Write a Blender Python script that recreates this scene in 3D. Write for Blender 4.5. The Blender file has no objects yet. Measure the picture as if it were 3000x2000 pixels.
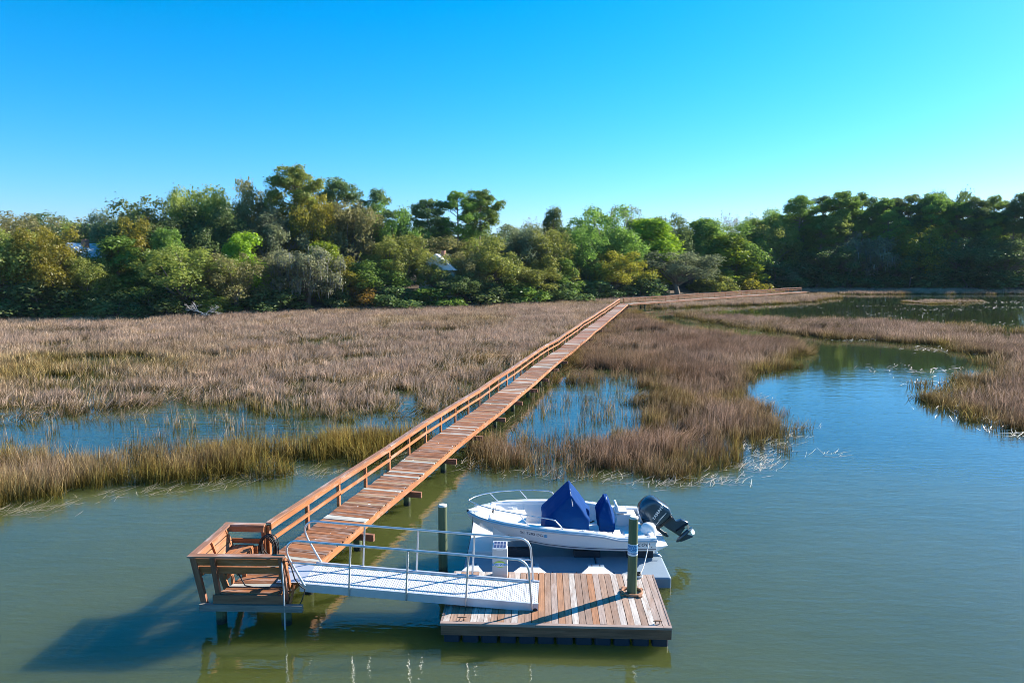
import bpy, math, random
import numpy as np
from mathutils import Vector, Matrix

R = math.radians
rng = random.Random(7)
nrg = np.random.default_rng(11)
scene = bpy.context.scene
col = scene.collection

# ------------------------------------------------------------------ camera, sky, sun, exposure
cam_d = bpy.data.cameras.new('camera')
cam_d.sensor_width = 36.0
cam_d.lens = 24.6
cam_d.clip_start = 0.1
cam_d.clip_end = 6000
cam = bpy.data.objects.new('camera', cam_d)
col.objects.link(cam)
cam.location = (0, 0, 8.2)
cam.rotation_euler = (R(90 - 6.953), 0, 0)
scene.camera = cam

SUN_AZ = 60.0      # degrees clockwise from +Y (to the right of the view)
SUN_EL = 28.0
world = bpy.data.worlds.new('World')
scene.world = world
world.use_nodes = True
wn = world.node_tree
wn.nodes.clear()
sky = wn.nodes.new('ShaderNodeTexSky')
sky.sky_type = 'NISHITA'
sky.sun_disc = False
sky.sun_elevation = R(SUN_EL)
sky.sun_rotation = R(SUN_AZ)
sky.altitude = 0
sky.air_density = 1.0
sky.dust_density = 0.3
sky.ozone_density = 6.0
# one even colour grade over the whole sky (the photograph is strongly graded towards cyan)
sep = wn.nodes.new('ShaderNodeSeparateColor')
comb = wn.nodes.new('ShaderNodeCombineColor')
def _wm(op, a_, b_):
    n_ = wn.nodes.new('ShaderNodeMath'); n_.operation = op
    for i_, v_ in enumerate((a_, b_)):
        if hasattr(v_, 'is_output'): wn.links.new(v_, n_.inputs[i_])
        else: n_.inputs[i_].default_value = v_
    return n_.outputs[0]
wn.links.new(sky.outputs[0], sep.inputs[0])
_r = _wm('MAXIMUM', _wm('SUBTRACT', _wm('MULTIPLY', sep.outputs[0], 0.90), _wm('MULTIPLY', sep.outputs[2], 0.232)), 0.0)
_g = _wm('MULTIPLY', sep.outputs[1], 0.76)
wn.links.new(_r, comb.inputs[0]); wn.links.new(_g, comb.inputs[1]); wn.links.new(sep.outputs[2], comb.inputs[2])
bg = wn.nodes.new('ShaderNodeBackground')
bg.inputs['Strength'].default_value = 0.102
wo = wn.nodes.new('ShaderNodeOutputWorld')
wn.links.new(comb.outputs[0], bg.inputs['Color'])
wn.links.new(bg.outputs[0], wo.inputs['Surface'])

sun_d = bpy.data.lights.new('sun', 'SUN')
sun_d.energy = 5.0
sun_d.angle = R(0.53)
sun_d.color = (1.0, 0.93, 0.82)
sun = bpy.data.objects.new('sun', sun_d)
col.objects.link(sun)
sv = Vector((math.sin(R(SUN_AZ)) * math.cos(R(SUN_EL)), math.cos(R(SUN_AZ)) * math.cos(R(SUN_EL)), math.sin(R(SUN_EL))))
sun.rotation_euler = sv.to_track_quat('Z', 'Y').to_euler()
sun.location = (60, 40, 50)

scene.view_settings.view_transform = 'Standard'
scene.view_settings.look = 'None'
scene.view_settings.gamma = 1.0
scene.view_settings.exposure = 1.2
scene.view_settings.use_curve_mapping = False
scene.cycles.max_bounces = 6
scene.cycles.transparent_max_bounces = 8
scene.cycles.caustics_reflective = False
scene.cycles.caustics_refractive = False
scene.cycles.sample_clamp_indirect = 4.0
scene.cycles.filter_width = 0.9
scene.cycles.use_denoising = True


# ------------------------------------------------------------------ helpers
def put(o, label=None, cat=None, group=None, kind=None):
    if label: o['label'] = label
    if cat: o['category'] = cat
    if group: o['group'] = group
    if kind: o['kind'] = kind
    return o


def empty(name, loc=(0, 0, 0), rot=(0, 0, 0), **kw):
    o = bpy.data.objects.new(name, None)
    o.empty_display_size = 0.2
    o.location = loc
    o.rotation_euler = rot
    col.objects.link(o)
    return put(o, **kw)


class MB:
    """collects simple shapes into one mesh"""
    def __init__(self):
        self.v = []; self.f = []; self.s = []

    def add(self, verts, faces, smooth=False):
        b = len(self.v)
        self.v += [tuple(p) for p in verts]
        self.f += [tuple(b + i for i in fc) for fc in faces]
        self.s += [smooth] * len(faces)
        return self

    def box(self, c, sz, m=None):
        x, y, z = (k / 2 for k in sz)
        pts = [Vector(p) for p in ((-x, -y, -z), (x, -y, -z), (x, y, -z), (-x, y, -z), (-x, -y, z), (x, -y, z), (x, y, z), (-x, y, z))]
        if m is not None: pts = [m @ p for p in pts]
        c = Vector(c)
        return self.add([p + c for p in pts], [(3, 2, 1, 0), (4, 5, 6, 7), (0, 1, 5, 4), (1, 2, 6, 5), (2, 3, 7, 6), (3, 0, 4, 7)])

    def beam(self, a, b, w, h, up=(0, 0, 1)):
        """bar from a to b, w across and h along up, centred"""
        a = Vector(a); b = Vector(b)
        d = (b - a); L = d.length; d.normalize()
        s = d.cross(Vector(up)).normalized(); u = s.cross(d).normalized()
        m = Matrix((d, s, u)).transposed()
        return self.box((a + b) / 2, (L, w, h), m)

    def tube(self, pts, r, n=8, cap=True, smooth=True):
        pts = [Vector(p) for p in pts]
        rs = r if isinstance(r, (list, tuple)) else [r] * len(pts)
        k = len(pts)
        t0 = (pts[1] - pts[0]).normalized()
        ref = Vector((0, 0, 1)) if abs(t0.z) < 0.9 else Vector((1, 0, 0))
        nrm = t0.cross(ref).normalized()
        vs = []
        for i, p in enumerate(pts):
            t = (pts[min(i + 1, k - 1)] - pts[max(i - 1, 0)])
            t = t.normalized() if t.length > 1e-9 else t0
            nrm = (nrm - t * nrm.dot(t))
            nrm = nrm.normalized() if nrm.length > 1e-6 else t.orthogonal().normalized()
            bn = t.cross(nrm)
            for j in range(n):
                a = 2 * math.pi * j / n
                vs.append(p + (nrm * math.cos(a) + bn * math.sin(a)) * rs[i])
        fs = [(i * n + j, i * n + (j + 1) % n, (i + 1) * n + (j + 1) % n, (i + 1) * n + j) for i in range(k - 1) for j in range(n)]
        self.add(vs, fs, smooth)
        if cap:
            self.add(vs[:n][::-1], [tuple(range(n))])
            self.add(vs[-n:], [tuple(range(n))])
        return self

    def prism(self, a, b):
        """two matching closed rings of points joined with sides and caps"""
        n = len(a)
        self.add(list(a) + list(b), [(i, (i + 1) % n, n + (i + 1) % n, n + i) for i in range(n)] + [tuple(range(n))[::-1], tuple(range(n, 2 * n))])
        return self

    def loft(self, rings, closed=True, caps=True, smooth=True):
        n = len(rings[0]); vs = [p for r_ in rings for p in r_]
        m = n if closed else n - 1
        fs = [(i * n + j, i * n + (j + 1) % n, (i + 1) * n + (j + 1) % n, (i + 1) * n + j) for i in range(len(rings) - 1) for j in range(m)]
        self.add(vs, fs, smooth)
        if caps and closed:
            self.add(rings[0][::-1], [tuple(range(n))]); self.add(rings[-1], [tuple(range(n))])
        return self

    def mesh(self, name, material):
        me = bpy.data.meshes.new(name)
        me.from_pydata(self.v, [], self.f)
        me.polygons.foreach_set('use_smooth', self.s)
        if material: me.materials.append(material)
        me.update()
        return me

    def build(self, name, material, parent=None, fix=False, **kw):
        me = self.mesh(name, material)
        if fix: fix_normals(me)
        return link(name, me, parent, **kw)


def fix_normals(me):
    import bmesh
    bm = bmesh.new(); bm.from_mesh(me)
    bmesh.ops.remove_doubles(bm, verts=bm.verts, dist=1e-5)
    bmesh.ops.recalc_face_normals(bm, faces=bm.faces)
    bm.to_mesh(me); bm.free()


def link(name, me, parent=None, loc=None, rot=None, scale=None, **kw):
    o = bpy.data.objects.new(name, me)
    col.objects.link(o)
    if parent is not None: o.parent = parent
    if loc is not None: o.location = loc
    if rot is not None: o.rotation_euler = rot
    if scale is not None: o.scale = scale
    return put(o, **kw)


def bevel(o, w=0.01, seg=2):
    m = o.modifiers.new('bevel', 'BEVEL'); m.width = w; m.segments = seg; m.limit_method = 'ANGLE'
    return o


def np_mesh(name, verts, faces_n, material, smooth=False, attrs=None):
    """verts (k,3) grouped face after face, faces_n corners each"""
    me = bpy.data.meshes.new(name)
    nv = len(verts); nf = nv // faces_n
    me.vertices.add(nv); me.loops.add(nv); me.polygons.add(nf)
    me.vertices.foreach_set('co', verts.astype(np.float32).ravel())
    me.loops.foreach_set('vertex_index', np.arange(nv, dtype=np.int32))
    me.polygons.foreach_set('loop_start', np.arange(0, nv, faces_n, dtype=np.int32))
    if material: me.materials.append(material)
    if attrs:
        for k, val in attrs.items():
            at = me.attributes.new(k, 'FLOAT', 'POINT'); at.data.foreach_set('value', val.astype(np.float32))
    me.update(calc_edges=True)
    return me


# ------------------------------------------------------------------ materials
class NT:
    def __init__(self, name):
        self.m = bpy.data.materials.new(name); self.m.use_nodes = True
        self.t = self.m.node_tree; self.t.nodes.clear()
        self.out = self.t.nodes.new('ShaderNodeOutputMaterial')

    def n(self, kind, **kw):
        nd = self.t.nodes.new('ShaderNode' + kind)
        for k, v in kw.items():
            if k in nd.inputs: self.set(nd.inputs[k], v)
            else: setattr(nd, k, v)
        return nd

    def set(self, sock, v):
        if hasattr(v, 'is_output'): self.t.links.new(v, sock)
        elif isinstance(v, (tuple, list)) and len(v) == 3 and sock.type == 'RGBA': sock.default_value = (*v, 1)
        else: sock.default_value = v

    def noise(self, scale, vec=None, detail=3, rough=0.55):
        nd = self.n('TexNoise'); nd.inputs['Scale'].default_value = scale
        nd.inputs['Detail'].default_value = detail; nd.inputs['Roughness'].default_value = rough
        if vec is not None: self.t.links.new(vec, nd.inputs['Vector'])
        return nd.outputs[0]

    def mapping(self, vec, scale=(1, 1, 1), loc=(0, 0, 0), rot=(0, 0, 0)):
        nd = self.n('Mapping'); self.t.links.new(vec, nd.inputs['Vector'])
        nd.inputs['Scale'].default_value = scale
        nd.inputs['Rotation'].default_value = rot
        self.set(nd.inputs['Location'], loc)
        return nd.outputs[0]

    def ramp(self, fac, stops, interp='LINEAR'):
        nd = self.n('ValToRGB'); self.t.links.new(fac, nd.inputs[0]); cr = nd.color_ramp; cr.interpolation = interp
        while len(cr.elements) < len(stops): cr.elements.new(0.5)
        for e, (p, c_) in zip(cr.elements, stops):
            e.position = p; e.color = (*c_, 1) if len(c_) == 3 else c_
        return nd.outputs[0]

    def mix(self, fac, a, b, blend='MIX'):
        nd = self.n('Mix', data_type='RGBA', blend_type=blend)
        self.set(nd.inputs[0], fac)
        self.set(nd.inputs[6], a if hasattr(a, 'is_output') else (*a, 1))
        self.set(nd.inputs[7], b if hasattr(b, 'is_output') else (*b, 1))
        return nd.outputs[2]

    def math(self, op, a, b=0.0, c=0.0, clamp=False):
        nd = self.n('Math', operation=op, use_clamp=clamp)
        for i, v in enumerate((a, b, c)): self.set(nd.inputs[i], v)
        return nd.outputs[0]

    def bump(self, h, strength=0.3, dist=0.01, normal=None):
        nd = self.n('Bump'); self.set(nd.inputs['Height'], h); nd.inputs['Strength'].default_value = strength; nd.inputs['Distance'].default_value = dist
        if normal is not None: self.t.links.new(normal, nd.inputs['Normal'])
        return nd.outputs[0]

    def bsdf(self, **kw):
        nd = self.n('BsdfPrincipled')
        for k, v in kw.items(): self.set(nd.inputs[k.replace('_', ' ')], v)
        self.t.links.new(nd.outputs[0], self.out.inputs['Surface'])
        return nd


def plain(name, c, rough=0.5, metal=0.0, var=0.08, scale=6.0, **kw):
    m = NT(name); tc = m.n('TexCoord').outputs['Object']
    a = tuple(x * (1 - var) for x in c); b = tuple(min(1, x * (1 + var)) for x in c)
    cc = m.mix(m.noise(scale, tc, 4), a, b)
    rr = m.math('MULTIPLY_ADD', m.noise(scale * 3, tc, 3), 0.2, rough - 0.1)
    m.bsdf(Base_Color=cc, Roughness=rr, Metallic=metal, **kw)
    return m.m


def wood(name, stops, wear=(0.5, 0.47, 0.44), wear_amt=0.35, drops=False, rnd=None, grain=(1.5, 22, 22), dark=0.55):
    """stained boards: each piece takes a tone of the ramp, with grain, wear and (drops) bird droppings"""
    m = NT(name)
    tc = m.n('TexCoord').outputs['Object']
    if rnd: r_ = m.n('Attribute', attribute_name=rnd).outputs['Fac']
    else: r_ = m.n('ObjectInfo').outputs['Random']
    off = m.n('CombineXYZ'); m.set(off.inputs[0], m.math('MULTIPLY', r_, 37.0)); m.set(off.inputs[1], m.math('MULTIPLY', r_, 91.0)); m.set(off.inputs[2], m.math('MULTIPLY', r_, 53.0))
    v = m.n('VectorMath', operation='ADD'); m.set(v.inputs[0], tc); m.set(v.inputs[1], off.outputs[0]); v = v.outputs[0]
    base = m.ramp(r_, stops, 'CONSTANT')
    g = m.noise(1.0, m.mapping(v, grain), 5, 0.65)
    c = m.mix(m.ramp(g, [(0.36, (0, 0, 0)), (0.7, (1, 1, 1))]), m.mix(1.0, base, (dark, dark, dark), 'MULTIPLY'), base)
    w_ = m.ramp(m.noise(1.0, m.mapping(v, (1.2, 5, 5)), 5, 0.7), [(0.5, (0, 0, 0)), (0.68, (1, 1, 1))])
    c = m.mix(m.math('MULTIPLY', w_, wear_amt), c, wear)
    if drops:
        vo = m.n('TexVoronoi', Scale=2.3); m.t.links.new(v, vo.inputs['Vector'])
        vo.inputs['Randomness'].default_value = 1.0
        d = m.math('ADD', vo.outputs['Distance'], m.math('MULTIPLY', m.noise(25, v), 0.10))
        dm = m.math('LESS_THAN', d, 0.115)
        c = m.mix(dm, c, (0.8, 0.8, 0.78))
    m.bsdf(Base_Color=c, Roughness=0.75, Normal=m.bump(g, 0.5, 0.006))
    return m.m


M = {}
M['deck'] = wood('deck_stain', [(0, (0.292, 0.110, 0.038)), (0.16, (0.394, 0.147, 0.052)), (0.32, (0.219, 0.088, 0.036)), (0.46, (0.437, 0.169, 0.058)), (0.58, (0.278, 0.125, 0.062)), (0.70, (0.350, 0.125, 0.040)), (0.81, (0.437, 0.294, 0.170)), (0.86, (0.550, 0.540, 0.473)), (0.94, (0.682, 0.667, 0.588))], drops=True, wear_amt=0.42)
M['deck_far'] = wood('deck_stain_far', [(0, (0.338, 0.109, 0.048)), (0.16, (0.405, 0.138, 0.057)), (0.32, (0.270, 0.103, 0.048)), (0.46, (0.446, 0.161, 0.067)), (0.60, (0.432, 0.253, 0.171)), (0.74, (0.462, 0.414, 0.347)), (0.86, (0.616, 0.598, 0.525))], rnd='rnd', wear_amt=0.15)
M['rail'] = wood('rail_stain', [(0, (0.50, 0.175, 0.052)), (0.3, (0.54, 0.20, 0.062)), (0.6, (0.44, 0.15, 0.048)), (0.8, (0.50, 0.185, 0.068))], wear=(0.52, 0.38, 0.29), wear_amt=0.5)
M['cap'] = wood('cap_rail_stain', [(0, (0.36, 0.17, 0.10)), (0.35, (0.42, 0.19, 0.10)), (0.7, (0.33, 0.18, 0.13))], wear=(0.5, 0.42, 0.38), wear_amt=0.75, drops=True)
M['bench'] = wood('bench_stain', [(0, (0.45, 0.17, 0.06)), (0.4, (0.50, 0.19, 0.068)), (0.7, (0.40, 0.15, 0.055))], wear=(0.5, 0.38, 0.28), wear_amt=0.3)
M['dock'] = wood('dock_boards', [(0, (0.50, 0.23, 0.11)), (0.16, (0.47, 0.30, 0.21)), (0.28, (0.70, 0.62, 0.55)), (0.40, (0.38, 0.25, 0.185)), (0.52, (0.50, 0.38, 0.32)), (0.63, (0.64, 0.56, 0.50)), (0.73, (0.50, 0.25, 0.13)), (0.84, (0.48, 0.31, 0.22)), (0.93, (0.74, 0.67, 0.60))], wear=(0.26, 0.145, 0.09), wear_amt=0.78, grain=(2, 26, 26))
M['dock_trim'] = wood('dock_trim', [(0, (0.36, 0.25, 0.21)), (0.5, (0.42, 0.30, 0.25))], wear_amt=0.4)
M['beam'] = wood('weathered_beam', [(0, (0.30, 0.27, 0.24)), (0.5, (0.26, 0.22, 0.19))], wear=(0.12, 0.10, 0.09), wear_amt=0.5)
M['fascia'] = wood('fascia_stain', [(0, (0.30, 0.125, 0.07)), (0.5, (0.34, 0.145, 0.08))], wear=(0.36, 0.20, 0.13), wear_amt=0.3)


def piling_mat():
    m = NT('treated_piling')
    tc = m.n('TexCoord').outputs['Object']; geo = m.n('NewGeometry')
    g = m.noise(1.0, m.mapping(tc, (28, 28, 1.2)), 5, 0.65)
    c = m.mix(g, (0.045, 0.072, 0.030), (0.17, 0.20, 0.105))
    z = m.n('SeparateXYZ'); m.set(z.inputs[0], geo.outputs['Position'])
    wet = m.math('ADD', z.outputs[2], m.math('MULTIPLY', m.noise(9, tc), 0.25))
    wm = m.ramp(wet, [(0.20, (1, 1, 1)), (0.32, (0, 0, 0))])
    c = m.mix(wm, c, (0.018, 0.02, 0.016))      # tide stain
    m.bsdf(Base_Color=c, Roughness=0.85, Normal=m.bump(g, 0.6, 0.01))
    return m.m


M['pile'] = piling_mat()
M['pile_cap'] = plain('bleached_pile_top', (0.55, 0.52, 0.46), 0.8)
M['alu'] = plain('aluminium', (0.62, 0.64, 0.66), 0.32, 0.75)
M['alu_side'] = plain('aluminium_channel', (0.60, 0.63, 0.68), 0.45, 0.45)
M['gel'] = plain('white_gelcoat', (0.80, 0.80, 0.80), 0.22, var=0.02)
M['gel_in'] = plain('white_liner', (0.78, 0.77, 0.75), 0.4, var=0.03)
M['rub'] = plain('rub_rail_grey', (0.45, 0.50, 0.56), 0.4)
M['navy'] = plain('navy_vinyl', (0.012, 0.02, 0.07), 0.4)
M['steel'] = plain('stainless', (0.7, 0.71, 0.73), 0.22, 0.9, var=0.03)
M['black'] = plain('black_rubber', (0.014, 0.014, 0.015), 0.55)
M['motor'] = plain('motor_blue_grey', (0.055, 0.09, 0.125), 0.22, 0.45, var=0.1)
M['motor_hi'] = plain('motor_decal_silver', (0.7, 0.72, 0.75), 0.3, 0.2)
M['motor_blk'] = plain('motor_black', (0.02, 0.022, 0.025), 0.45)
M['bronze'] = plain('propeller_metal', (0.55, 0.55, 0.53), 0.3, 0.8)
M['rust'] = plain('rusty_iron', (0.36, 0.17, 0.09), 0.8, var=0.35, scale=20)
M['poly'] = plain('float_plastic_shaded', (0.21, 0.28, 0.35), 0.6, var=0.07, scale=3)  # light grey plastic with the boat's blue shade put into its colour
M['poly_w'] = plain('float_plastic_pale', (0.72, 0.72, 0.71), 0.6, var=0.06)
M['drum'] = plain('float_drum_plastic', (0.022, 0.028, 0.045), 0.5, var=0.3)
M['slot'] = plain('dark_slot', (0.02, 0.025, 0.035), 0.7)
M['grey_box'] = plain('light_grey_enclosure', (0.56, 0.57, 0.58), 0.5, var=0.04)
M['white'] = plain('white_paint', (0.8, 0.8, 0.8), 0.5, var=0.03)
M['blue_ink'] = plain('sign_blue', (0.02, 0.16, 0.42), 0.5)
M['cyan_ink'] = plain('logo_blue', (0.02, 0.30, 0.62), 0.5)
M['lime_ink'] = plain('logo_green', (0.42, 0.62, 0.06), 0.5)
M['sign_blue_lt'] = plain('sign_light_blue', (0.25, 0.55, 0.78), 0.5)
M['rope_w'] = plain('white_rope', (0.72, 0.70, 0.66), 0.8)


def canvas_mat():
    m = NT('blue_canvas'); tc = m.n('TexCoord').outputs['Object']
    n1 = m.noise(3.0, tc, 4)
    c = m.mix(n1, (0.001, 0.034, 0.15), (0.001, 0.052, 0.21))
    m.bsdf(Base_Color=c, Roughness=0.85, Specular_IOR_Level=0.12, Normal=m.bump(m.noise(2.2, m.mapping(tc, (1, 1, 2.5)), 3), 0.5, 0.05))
    return m.m


M['canvas'] = canvas_mat()


def grating_mat():
    m = NT('perforated_aluminium'); tc = m.n('TexCoord').outputs['Object']
    br = m.n('TexBrick', offset=0.5)
    m.t.links.new(m.mapping(tc, (1, 1, 1), rot=(0, 0, R(90))), br.inputs['Vector'])
    br.inputs['Scale'].default_value = 1.0
    br.inputs['Brick Width'].default_value = 0.10; br.inputs['Row Height'].default_value = 0.05; br.inputs['Mortar Size'].default_value = 0.017
    br.inputs['Mortar Smooth'].default_value = 0.1
    k = br.outputs['Fac']
    c = m.mix(k, (0.30, 0.31, 0.33), (0.66, 0.66, 0.67))
    m.bsdf(Base_Color=c, Roughness=0.5, Metallic=0.25, Normal=m.bump(k, 0.6, 0.01))
    return m.m


M['grate'] = grating_mat()


def solar_mat():
    m = NT('solar_cells'); tc = m.n('TexCoord').outputs['Object']
    br = m.n('TexBrick', offset=0.0); m.t.links.new(tc, br.inputs['Vector'])
    br.inputs['Scale'].default_value = 1.0; br.inputs['Brick Width'].default_value = 0.075; br.inputs['Row Height'].default_value = 0.16; br.inputs['Mortar Size'].default_value = 0.006
    c = m.mix(br.outputs['Fac'], (0.06, 0.09, 0.2), (0.75, 0.76, 0.78))
    m.bsdf(Base_Color=c, Roughness=0.3)
    return m.m


M['solar'] = solar_mat()


def water_mat():
    m = NT('creek_water'); p = m.n('NewGeometry').outputs['Position']
    big = m.noise(0.035, p, 3)
    mid = m.noise(0.12, p, 3)
    silt = m.mix(m.ramp(mid, [(0.35, (0, 0, 0)), (0.7, (1, 1, 1))]), (0.060, 0.073, 0.017), (0.080, 0.091, 0.025))
    sx = m.n('SeparateXYZ'); m.set(sx.inputs[0], p)
    silt = m.mix(m.ramp(m.math('ADD', m.math('DIVIDE', sx.outputs[1], 60.0), m.math('MULTIPLY', big, 0.10)), [(0.44, (0, 0, 0)), (0.56, (1, 1, 1))]), silt, (0.034, 0.046, 0.014))   # darker body colour farther out, over the marsh
    # ripples: crests run mostly across the view, calm streaks in between
    w1 = m.noise(1.0, m.mapping(p, (1.1, 3.6, 1), rot=(0, 0, R(14))), 3, 0.55)
    w2 = m.noise(1.0, m.mapping(p, (3.6, 8.5, 1), rot=(0, 0, R(-16))), 2, 0.5)
    w3 = m.noise(1.0, m.mapping(p, (0.35, 0.9, 1), rot=(0, 0, R(5))), 2, 0.5)
    h = m.math('ADD', m.math('MULTIPLY', w1, 0.55), m.math('ADD', m.math('MULTIPLY', w2, 0.22), m.math('MULTIPLY', w3, 0.7)))
    # wind reaches the open water in front; it is calm in the marsh and far creek
    near = m.ramp(m.math('ADD', m.math('DIVIDE', sx.outputs[1], 60.0), m.math('MULTIPLY', big, 0.12)), [(0.55, (1, 1, 1)), (0.95, (0.16, 0.16, 0.16))])
    amp = m.math('MULTIPLY', near, m.ramp(big, [(0.35, (0.55,) * 3), (0.65, (1, 1, 1))]))
    nd = m.n('Bump'); m.set(nd.inputs['Height'], m.math('MULTIPLY', h, amp)); nd.inputs['Strength'].default_value = 1.0; nd.inputs['Distance'].default_value = 0.028
    b_ = m.bsdf(Base_Color=silt, Roughness=0.035, IOR=1.42, Specular_IOR_Level=1.0, Normal=nd.outputs[0], Subsurface_Weight=1.0, Subsurface_Scale=1.5)
    b_.subsurface_method = 'BURLEY'
    b_.inputs['Subsurface Radius'].default_value = (0.9, 1.0, 0.5)
    return m.m


M['water'] = water_mat()


def ground_mat():
    m = NT('leaf_litter'); p = m.n('NewGeometry').outputs['Position']
    c = m.ramp(m.noise(0.25, p, 5), [(0.3, (0.035, 0.028, 0.018)), (0.5, (0.09, 0.06, 0.035)), (0.64, (0.17, 0.11, 0.06)), (0.75, (0.25, 0.17, 0.10))])
    m.bsdf(Base_Color=c, Roughness=0.95, Normal=m.bump(m.noise(3, p, 4), 0.6, 0.1))
    return m.m


M['ground'] = ground_mat()
M['gravel'] = plain('pale_gravel', (0.46, 0.42, 0.36), 0.9, var=0.2, scale=2)


def leaf_mat(name, a, b, trans=0.55):
    m = NT(name); p = m.n('TexCoord').outputs['Object']
    r_ = m.n('ObjectInfo').outputs['Random']
    isl = m.n('NewGeometry').outputs['Random Per Island']
    f = m.math('ADD', m.math('MULTIPLY', m.noise(0.45, p, 3), 0.75), m.math('MULTIPLY', isl, 0.35))
    c = m.mix(m.ramp(f, [(0.32, (0, 0, 0)), (0.75, (1, 1, 1))]), a, b)
    hsv = m.n('HueSaturation'); m.set(hsv.inputs['Color'], c)
    m.set(hsv.inputs['Value'], m.math('MULTIPLY_ADD', r_, 0.35, 0.83)); m.set(hsv.inputs['Hue'], m.math('MULTIPLY_ADD', r_, 0.025, 0.4875))
    d = m.n('BsdfDiffuse'); m.set(d.inputs['Color'], hsv.outputs[0])
    t = m.n('BsdfTranslucent'); m.set(t.inputs['Color'], hsv.outputs[0])
    mx = m.n('MixShader'); mx.inputs[0].default_value = trans
    m.t.links.new(d.outputs[0], mx.inputs[1]); m.t.links.new(t.outputs[0], mx.inputs[2])
    g = m.n('BsdfGlossy'); g.inputs['Roughness'].default_value = 0.5; g.inputs['Color'].default_value = (0.5, 0.5, 0.5, 1)
    mx2 = m.n('MixShader'); mx2.inputs[0].default_value = 0.05
    m.t.links.new(mx.outputs[0], mx2.inputs[1]); m.t.links.new(g.outputs[0], mx2.inputs[2])
    m.t.links.new(mx2.outputs[0], m.out.inputs['Surface'])
    return m.m


LEAF = {
    'olive': leaf_mat('leaves_olive', (0.183, 0.226, 0.037), (0.392, 0.414, 0.078)),
    'gold': leaf_mat('leaves_gold', (0.21, 0.215, 0.022), (0.44, 0.39, 0.035)),
    'brown': leaf_mat('leaves_brown', (0.183, 0.183, 0.061), (0.381, 0.347, 0.123)),
    'green': leaf_mat('leaves_green', (0.122, 0.226, 0.037), (0.291, 0.414, 0.062)),
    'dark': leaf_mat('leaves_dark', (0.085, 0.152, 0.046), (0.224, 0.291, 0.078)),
    'lime': leaf_mat('leaves_lime', (0.19, 0.31, 0.015), (0.38, 0.48, 0.025)),
    'grey': leaf_mat('leaves_grey_green', (0.15, 0.19, 0.09), (0.33, 0.37, 0.18)),
    'moss': leaf_mat('leaves_moss', (0.19, 0.215, 0.095), (0.42, 0.43, 0.22)),
    'orange': leaf_mat('leaves_orange', (0.3, 0.18, 0.025), (0.48, 0.31, 0.04)),
    'bark': leaf_mat('leaves_bare', (0.17, 0.14, 0.09), (0.3, 0.25, 0.17)),
}


def bark_mat(name, a, b):
    m = NT(name); p = m.n('TexCoord').outputs['Object']
    g = m.noise(1.0, m.mapping(p, (6, 6, 0.9)), 5, 0.65)
    m.bsdf(Base_Color=m.mix(g, a, b), Roughness=0.9, Normal=m.bump(g, 0.6, 0.05))
    return m.m


M['bark'] = bark_mat('bark_brown', (0.09, 0.07, 0.052), (0.33, 0.27, 0.21))
M['bark_pale'] = bark_mat('bark_pale', (0.22, 0.20, 0.17), (0.48, 0.45, 0.40))
M['drift'] = bark_mat('bleached_wood', (0.36, 0.33, 0.29), (0.66, 0.62, 0.57))


def reed_mat(name, lo, tops):
    """marsh grass: green-gold low on the stalk, dry brown tops; tint attribute shifts clumps towards gold"""
    m = NT(name); p = m.n('NewGeometry').outputs['Position']
    h = m.n('Attribute', attribute_name='h').outputs['Fac']
    k = m.n('Attribute', attribute_name='tone').outputs['Fac']
    ti = m.n('Attribute', attribute_type='INSTANCER', attribute_name='tint').outputs['Fac']
    r_ = m.n('ObjectInfo').outputs['Random']
    f = m.math('ADD', m.math('MULTIPLY', m.noise(0.16, p, 4), 0.8), m.math('MULTIPLY', k, 0.22))
    top = m.ramp(f, tops)
    top = m.mix(m.math('MULTIPLY', ti, 0.85, clamp=True), top, m.ramp(k, [(0, (0.38, 0.20, 0.03)), (0.5, (0.45, 0.28, 0.04)), (1, (0.32, 0.28, 0.035))]))
    c = m.mix(m.ramp(m.math('MULTIPLY_ADD', ti, -0.25, h), [(0.05, (0, 0, 0)), (0.55, (1, 1, 1))]), lo, top)
    red = m.n('Attribute', attribute_type='INSTANCER', attribute_name='red').outputs['Fac']
    c = m.mix(m.math('MULTIPLY', red, m.math('SUBTRACT', 1.0, m.math('MULTIPLY', ti, 0.7))), c, m.ramp(f, [(0.3, (0.19, 0.105, 0.055)), (0.55, (0.235, 0.135, 0.085)), (0.75, (0.16, 0.085, 0.045))]))
    hsv = m.n('HueSaturation'); m.set(hsv.inputs['Color'], c)
    big = m.ramp(m.noise(0.42, p, 4, 0.65), [(0.34, (0.62,) * 3), (0.62, (1.12,) * 3)])
    m.set(hsv.inputs['Value'], m.math('MULTIPLY', big, m.math('MULTIPLY_ADD', m.math('POWER', k, 2.0), 1.35, 0.52)))
    d = m.n('BsdfDiffuse'); m.set(d.inputs['Color'], hsv.outputs[0])
    t = m.n('BsdfTranslucent'); m.set(t.inputs['Color'], hsv.outputs[0])
    mx = m.n('MixShader'); mx.inputs[0].default_value = 0.3
    m.t.links.new(d.outputs[0], mx.inputs[1]); m.t.links.new(t.outputs[0], mx.inputs[2])
    m.t.links.new(mx.outputs[0], m.out.inputs['Surface'])
    return m.m


M['reed'] = reed_mat('marsh_reed', (0.16, 0.125, 0.026), [(0.26, (0.50, 0.34, 0.12)), (0.40, (0.48, 0.325, 0.205)), (0.52, (0.60, 0.44, 0.33)), (0.64, (0.45, 0.30, 0.22)), (0.78, (0.62, 0.47, 0.32))])
M['straw_dull'] = plain('dull_straw', (0.30, 0.245, 0.15), 0.6, var=0.3, scale=1.5)
M['straw'] = plain('dead_straw', (0.42, 0.35, 0.25), 0.5, var=0.25, scale=1.5)

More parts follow.
